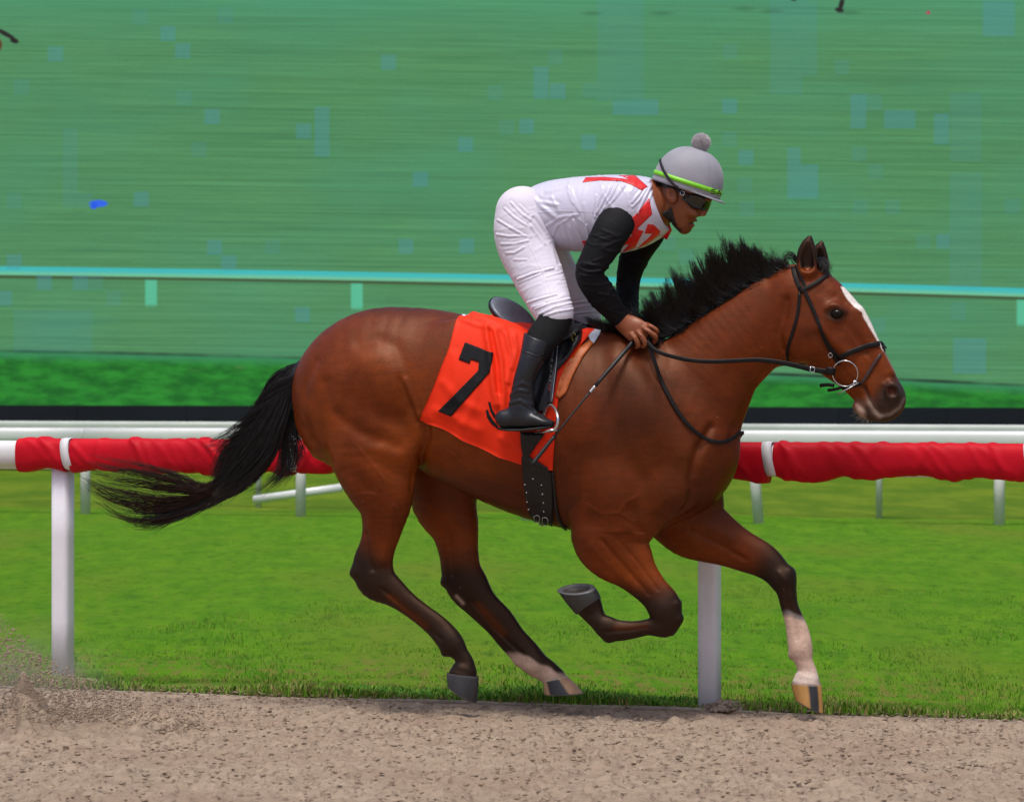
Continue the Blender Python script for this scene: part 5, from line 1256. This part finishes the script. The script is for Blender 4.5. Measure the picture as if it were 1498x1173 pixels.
at(patch('number', [(680.6,501),(721,516.6),(717,544),(660,609),(641,601.6),(700,542),(700.5,530),(689,526),(687,532),(671,526)], [CT], .0036, .0016, M_num, ce, step=2.5, both=True))
for q in ([(710.5,600),(713,611),(719,620),(729,628),(729.5,624),(721,614),(716,606),(714,599)], [(714,588),(717,600),(722,610),(730,619),(730.5,615),(724.5,606),(720,598),(717.5,588)]):
    at(patch('logo_stripe', q, [CT], .0022, .0012, M_num, ce, step=1.6))
# white corner pad behind, tan band and blue white pad in front
M_tan = mat('tan_leather', (.52,.12,.02), .5, .12, 12, .0006, 80); M_pale = mat('pale_pad', (.62,.68,.82), .7, .1, 12, .001, 80)
at(patch('tan_band', [(866,497),(868,503),(853,522),(838,550),(828,575),(819,583),(813,580),(818,558),(830,532),(848,510)], [HT, CT], .008, .006, M_tan, ce, step=4, both=True))
at(patch('pale_pad', [(861,494),(868.6,485),(880,481),(878,490),(868.6,504),(864,500)], [HT, CT], .010, .006, M_pale, ce, step=3, both=True))
at(patch('pale_pad', [(671,459),(687,457),(692,462),(680,470),(675,466)], [HT], .006, .005, M_pale, ce, step=3, both=True))
# ---- saddle
so = (0,0,1.3); se = empty('saddle', tuple(to_world(so)), -ALPHA); tag(se, 'small black racing saddle with stirrup and studded girth under the jockey', 'saddle')
M_sad = mat('saddle_leather', (.008,.008,.010), .38, .25, 14, .0008, 80, coat=.05, spec=.35); M_seat = mat('seat_leather', (.12,.145,.19), .38, .25, 12, .0008, 60, coat=.1)
c0 = L(750, 461, 0); e1_ = L(781, 486, 0)-L(721, 439, 0); hl = np.linalg.norm(e1_)/2; e1_ /= hl*2; nrm = np.array((-e1_[2], 0, e1_[0])); nrm = nrm*math.cos(.45)+np.array((0,-1,0))*math.sin(.45); lat = np.cross(nrm, e1_)
prof = [(0,.008),(.7,.010),(.93,.012),(1,.006),(1.0,-.004),(.94,-.008),(0,-.010)]
V, F = revolve(prof, 40); V = c0+V[:,0:1]*e1_*hl+V[:,1:2]*lat*.085+V[:,2:3]*nrm; at(mesh_obj('seat', V, F, M_seat, se), so)
V, F = revolve([(1.03,.004),(1.05,-.002),(1.03,-.012),(.5,-.016),(0,-.018)], 40); V = c0+V[:,0:1]*e1_*hl+V[:,1:2]*lat*.086+V[:,2:3]*nrm; at(mesh_obj('seat_rim', V, F, M_sad, se), so)
V, F = implicit([chain([(772,478,775,505),(800,484,802,508),(830,480,832,500),(850,477,856,492)], 0, [.09,.10,.09,.06], k=.02)], .006, smooth=2); at(mesh_obj('saddle_tree', V, F, M_sad, se), so)
trs = [HT, CT]
at(patch('flap', [(790,484),(826,480),(853,478),(850,500),(832,526),(816,543),(811,575),(806,592),(797,606),(778,598),(768,560),(770,520),(778,492)], trs, .018, .008, M_sad, se, step=5, both=True, wav=lambda x, y: .004*math.sin(x*.3+y*.1)), so)
at(patch('flap', [(826,481),(854,478),(850,492),(838,500),(820,508),(822,494)], trs, .036, .010, M_sad, se, step=4, both=True), so)
at(strap('stirrup_leather', [(815,512),(812,535),(809,560),(807,592)], trs, .018, .004, mat('stirrup_strap', (.014,.014,.016), .3, coat=.2), se, .032, both=True, step=5), so)
M_pw = mat('pale_lettering', (.45,.45,.45), .6); M_pr = mat('red_lettering', (.5,.05,.05), .6)  # for the small unreadable lettering strokes on the stirrup leather
for i, (y0, mm) in enumerate([(532,M_pw),(540,M_pw),(546,M_pw),(553,M_pw),(559,M_pw),(566,M_pr),(571,M_pr)]):
    x0 = 809-(y0-532)*.11; at(strap('strap_lettering', [(x0-2,y0),(x0+1.5,y0+.6),(x0+1.2,y0+3.6),(x0-1.6,y0+3.2)], trs, .0016, .001, mm, se, .0395, step=1.5), so)
at(strap('strap_edge', [(818,510),(815,540),(812,565),(808,590)], trs, .003, .003, M_silver, se, .034, step=5), so)
for x0, y0 in ((838,503),(842,500),(839,507)): at(strap('gold_mark', [(x0-2,y0-1),(x0+2,y0),(x0+1,y0+2)], trs, .0022, .001, mat('gold_print', (.5,.4,.06), .5), se, .045, step=1.2), so)
girth = [(762,631),(799,633),(786,650),(775,667),(790,676),(801,684),(807,692),(810,735),(809,766),(800,769),(790,768),(777,751),(769,720),(765,680)]
at(patch('girth', girth, trs, .015, .010, M_sad, se, step=5, both=True), so)
at(strap('girth_edge', [(808,690),(811,720),(814,745),(821,765),(828,773)], [HT], .016, .006, M_sad, se, .003, step=4, both=True), so)
for x0, y0 in [(769.5,706),(771.6,718),(772.8,730),(775,741),(793.4,707),(795,719.6),(796.4,732),(797.5,744),(781,698)]:
    h_, n_ = hit(trs, x0, y0)
    if h_ is None: continue
    V, F = revolve([(0,.003),(.003,.002),(.0042,0),(.0042,-.004)], 10); at(mesh_obj('stud', V@np.array(((1,0,0),(0,0,1),(0,-1,0.)))+h_+n_*.016, F, M_silver, se), so)
for pts in ([(783,750),(790,748),(792,756),(785,758),(783,750)], [(796,752),(803,752),(803,762),(796,761),(796,752)], [(790,760),(797,763)]):
    at(strap('buckle', pts, trs, .004, .004, M_silver, se, .018, step=2), so)
# stirrup irons, foot through them
for sg in (1, -1):
    def Q(x, y, s): p = L(x, y, s); return p*np.array((1, sg, 1))
    arch = [Q(806,592,.345), Q(812,598,.37), Q(816,610,.405), Q(815,622,.41), Q(809,631,.405)]; arch2 = [Q(806,592,.345), Q(799,598,.32), Q(795,608,.31), Q(792,620,.31), Q(788,631,.312)]
    for ar in (arch, arch2):
        R = catmull(np.array(ar), 5); V, F = sweep(R, np.tile((.9,.3,0.),(len(R),1)), .009, .012, 10, .9); at(mesh_obj('stirrup_iron', V, F, M_silver, se), so)
    P = np.array([Q(811,629,.41), Q(799,632,.362), Q(787,632,.31)]); V, F = sweep(P, np.tile((0,0,1.),(3,1)), .040, .010, 10, .7); at(mesh_obj('stirrup_tread', V, F, M_silver, se), so)
# ---- bridle
bo = (0,0,1.3); be = empty('bridle', tuple(to_world(bo)), -ALPHA); tag(be, 'black leather bridle with ring bit and long reins on the racehorse', 'bridle')
M_br = mat('bridle_leather', (.007,.0055,.0055), .5, .25, 20, .0006, 120, spec=.22)
M_br2 = mat('brown_leather', (.045,.018,.016), .45, .25, 20, .0006, 120)
def bs(name, pl, w_, th=.003, both=True, off=.002, m=M_br, step=4): return at(strap(name, pl, [HT], w_, th, m, be, off, both=both, step=step), bo)
bs('headpiece', [(1160,386),(1161,396),(1165,409),(1171,424)], .020); bs('headpiece', [(1166,388),(1170,402),(1177,416),(1178,428)], .014, off=.005)
bs('browband', [(1170,426),(1182,421),(1196,413),(1208,404),(1219,400)], .017, off=.006)
bs('cheek_strap', [(1176,424),(1183,438),(1190,454),(1197,471),(1204,489),(1211,505),(1219,519),(1228,533)], .016, off=.005)
bs('throat_latch', [(1170,428),(1169,445),(1167,460),(1161,483),(1155,500),(1152,514),(1153,527)], .014)
bs('noseband', [(1228,524),(1240,517),(1253,512),(1270,506),(1284,503),(1290,504)], .022, .006, off=.004)
bs('noseband', [(1207,497),(1216,510),(1225,519),(1231,526)], .016, .005, off=.001)
for pxs, w_ in ((((1284,503),(1289,504)), .022), (((1290,509),(1293,511)), .014)):
    hs_ = [hit([HT], *p) for p in pxs]; hs_ = [h for h in hs_ if h[0] is not None]
    if hs_:
        a_ = hs_[-1][0]+hs_[-1][1]*.006; top = a_*np.array((1,0,1))+np.array((.003,0,.004)); q1 = (a_+top)/2+np.array((.001,0,.002)); P = catmull(np.array([a_, q1, top, q1*np.array((1,-1,1)), a_*np.array((1,-1,1))]), 4)
        V, F = sweep(P, np.tile((.7,0,.7),(len(P),1)), w_, .005, 8); at(mesh_obj('nose_strap', V, F, M_br, be), bo)
bs('flash_strap', [(1293,512),(1288,519),(1280,530),(1272,543),(1264,556),(1258,563)], .014, .005, m=M_br2, off=.003)
bs('chin_strap', [(1212,562),(1222,568),(1236,566),(1250,564),(1260,560)], .016, .006, off=.005)
P = np.array([L(*p) for p in ((1200,564,.04),(1207,563,.05),(1214,563,.058),(1220,564,.062))]); R = catmull(P, 4); V, F = sweep(R, np.tile((0,-1.,0),(len(R),1)), .016, .012, 8); at(mesh_obj('strap_end', V, F, M_br, be), bo)
P = np.array([L(*p) for p in ((1211,571,.05),(1218,570,.055),(1224,569,.06),(1230,567,.066))]); R = catmull(P, 4); V, F = sweep(R, np.tile((0,-1.,0),(len(R),1)), .014, .010, 8); at(mesh_obj('strap_end', V, F, M_br, be), bo)
for sg in (1, -1):
    rc = L(1236.4, 546.4, .078)*np.array((1,sg,1)); rr = 18.5/FPX*13.75
    th = np.linspace(0, 2*math.pi, 49); R = rc+np.stack([np.cos(th)*rr, np.sin(th)*.012*sg*-1, np.sin(th)*rr], -1)
    V, F = sweep(R, np.tile((0,1.,0.),(49,1)), .0052, .0052, 8, 1, caps=False); at(mesh_obj('bit_ring', V, F, M_silver, be), bo)
    P = np.array([L(*p) for p in ((1225,576,.086),(1240,569,.086),(1256,560,.076))])*np.array((1,sg,1)); V, F = sweep(P, np.tile((0,1.,0.),(3,1)), .006, .006, 8, 1); at(mesh_obj('bit_bar', V, F, M_silver, be), bo)
    P = np.array([L(*p) for p in ((1250,556,.086),(1254,561,.088),(1248,564,.088),(1250,556,.086))])*np.array((1,sg,1)); V, F = sweep(P, np.tile((0,1.,0.),(4,1)), .006, .006, 8, 1); at(mesh_obj('bit_joint', V, F, M_silver, be), bo)
for pts in ([(1211,518),(1216,514),(1219,519),(1214,523),(1211,518)],): bs('buckle', pts, .0035, .004, both=True, off=.011, m=M_silver, step=1.5)
# reins
rp = [(946,497,.15),(951,505,.175),(960,513,.195),(978,520,.20),(1010,527,.185),(1045,529,.17),(1080,527.5,.15),(1110,526.5,.14),(1140,530,.13),(1165,535,.115),(1190,541,.10),(1221,545,.088)]
R = catmull(np.array([L(*p) for p in rp]), 4)
for sg in (1, -1):
    Rm = R*np.array((1,sg,1)); wdt = np.interp(np.arange(len(R)), [0, len(R)*.55, len(R)*.8, len(R)], [.017,.019,.022,.024]); V, F = sweep(Rm, np.tile((.1,-1.*sg,0),(len(R),1)), wdt, .006, 8); at(mesh_obj('rein', V, F, M_br, be), bo)
P = np.array([L(*p) for p in ((1186,536,.108),(1192,538,.108),(1191,545,.108),(1185,543,.108),(1186,536,.108))]); V, F = sweep(P, np.tile((0,-1.,0),(5,1)), .004, .004, 6); at(mesh_obj('buckle', V, F, M_silver, be), bo)
P = np.array([L(*p) for p in ((1208,542,.098),(1216,543,.096),(1222,544,.09))]); V, F = sweep(P, np.tile((0,-1.,0),(3,1)), .034, .010, 8); at(mesh_obj('rein_billet', V, F, M_br, be), bo)
lp = [(947,499,.15),(953,512,.20),(958,530,.22)]
surf = dens([(963,548),(971,566),(982,587),(996,609),(1012,627),(1030,641),(1050,648),(1064,645),(1073,640),(1079,634)], 5); pts = [L(*p) for p in lp]; nn_ = [np.array((0,-1.,0))]*3
for x, y in surf:
    h_, n_ = hit([HT], x, y)
    if h_ is not None: pts.append(h_+n_*.008); nn_.append(n_)
pts = np.array(pts); nn_ = np.array(nn_)
for _ in range(4): pts[1:-1] = (pts[:-2]+2*pts[1:-1]+pts[2:])/4; nn_[1:-1] = (nn_[:-2]+2*nn_[1:-1]+nn_[2:])/4
mir = np.array((1,-1,1)); last = pts[-1]; mid = last*np.array((1,0,1))+np.array((.012,0,.003))
P = np.vstack([pts, [mid], (pts*mir)[::-1]]); NN_ = np.vstack([nn_, [(1.,0,0)], (nn_*mir)[::-1]])
wdt = np.full(len(P), .017); V, F = sweep(P, NN_, wdt, .005, 8); at(mesh_obj('rein_loop', V, F, M_br, be), bo)
# ---- whip
wp = (0,0,1.3); M_whip = mat('whip_black', (.008,.008,.009), .45, .2, 30, .0005, 200)
wh = empty('whip', tuple(to_world(wp)), -ALPHA); tag(wh, 'thin black riding whip with a silver collar held in the jockey\'s near hand', 'whip')
def wpt(t):
    s_ = np.interp(t, [-.1,0,.1,.25,.5,1], [.12,.14,.215,.27,.335,.455])
    a = np.array((927,499,.085)); b = np.array((778,680,.455)); q = a+(b-a)*t; return L(q[0], q[1]+3*math.sin(t*math.pi)*-1, s_)
def wtube(name, t0, t1, r0, r1, m):
    T_ = np.linspace(t0, t1, 10); P = np.array([wpt(t) for t in T_]); r = np.linspace(r0, r1, 10)*2; V, F = sweep(P, np.tile((.7,0,.7),(10,1)), r, r, 10, 1); at(mesh_obj(name, V, F, m, wh), wp)
wtube('grip', -.03, .38, .0105, .0075, M_whip); wtube('collar', .38, .43, .0072, .0068, M_silver); wtube('shaft', .43, .78, .0048, .004, M_whip); wtube('flapper', .775, 1.0, .0075, .0095, M_whip)

# ---- every part sits relative to its own thing's base
for root, off in ((jk, J0), (ce, (0,0,1.2)), (se, (0,0,1.3)), (be, (0,0,1.3)), (wh, (0,0,1.3))):
    for ch in root.children: ch.location = (-off[0], -off[1], -off[2])
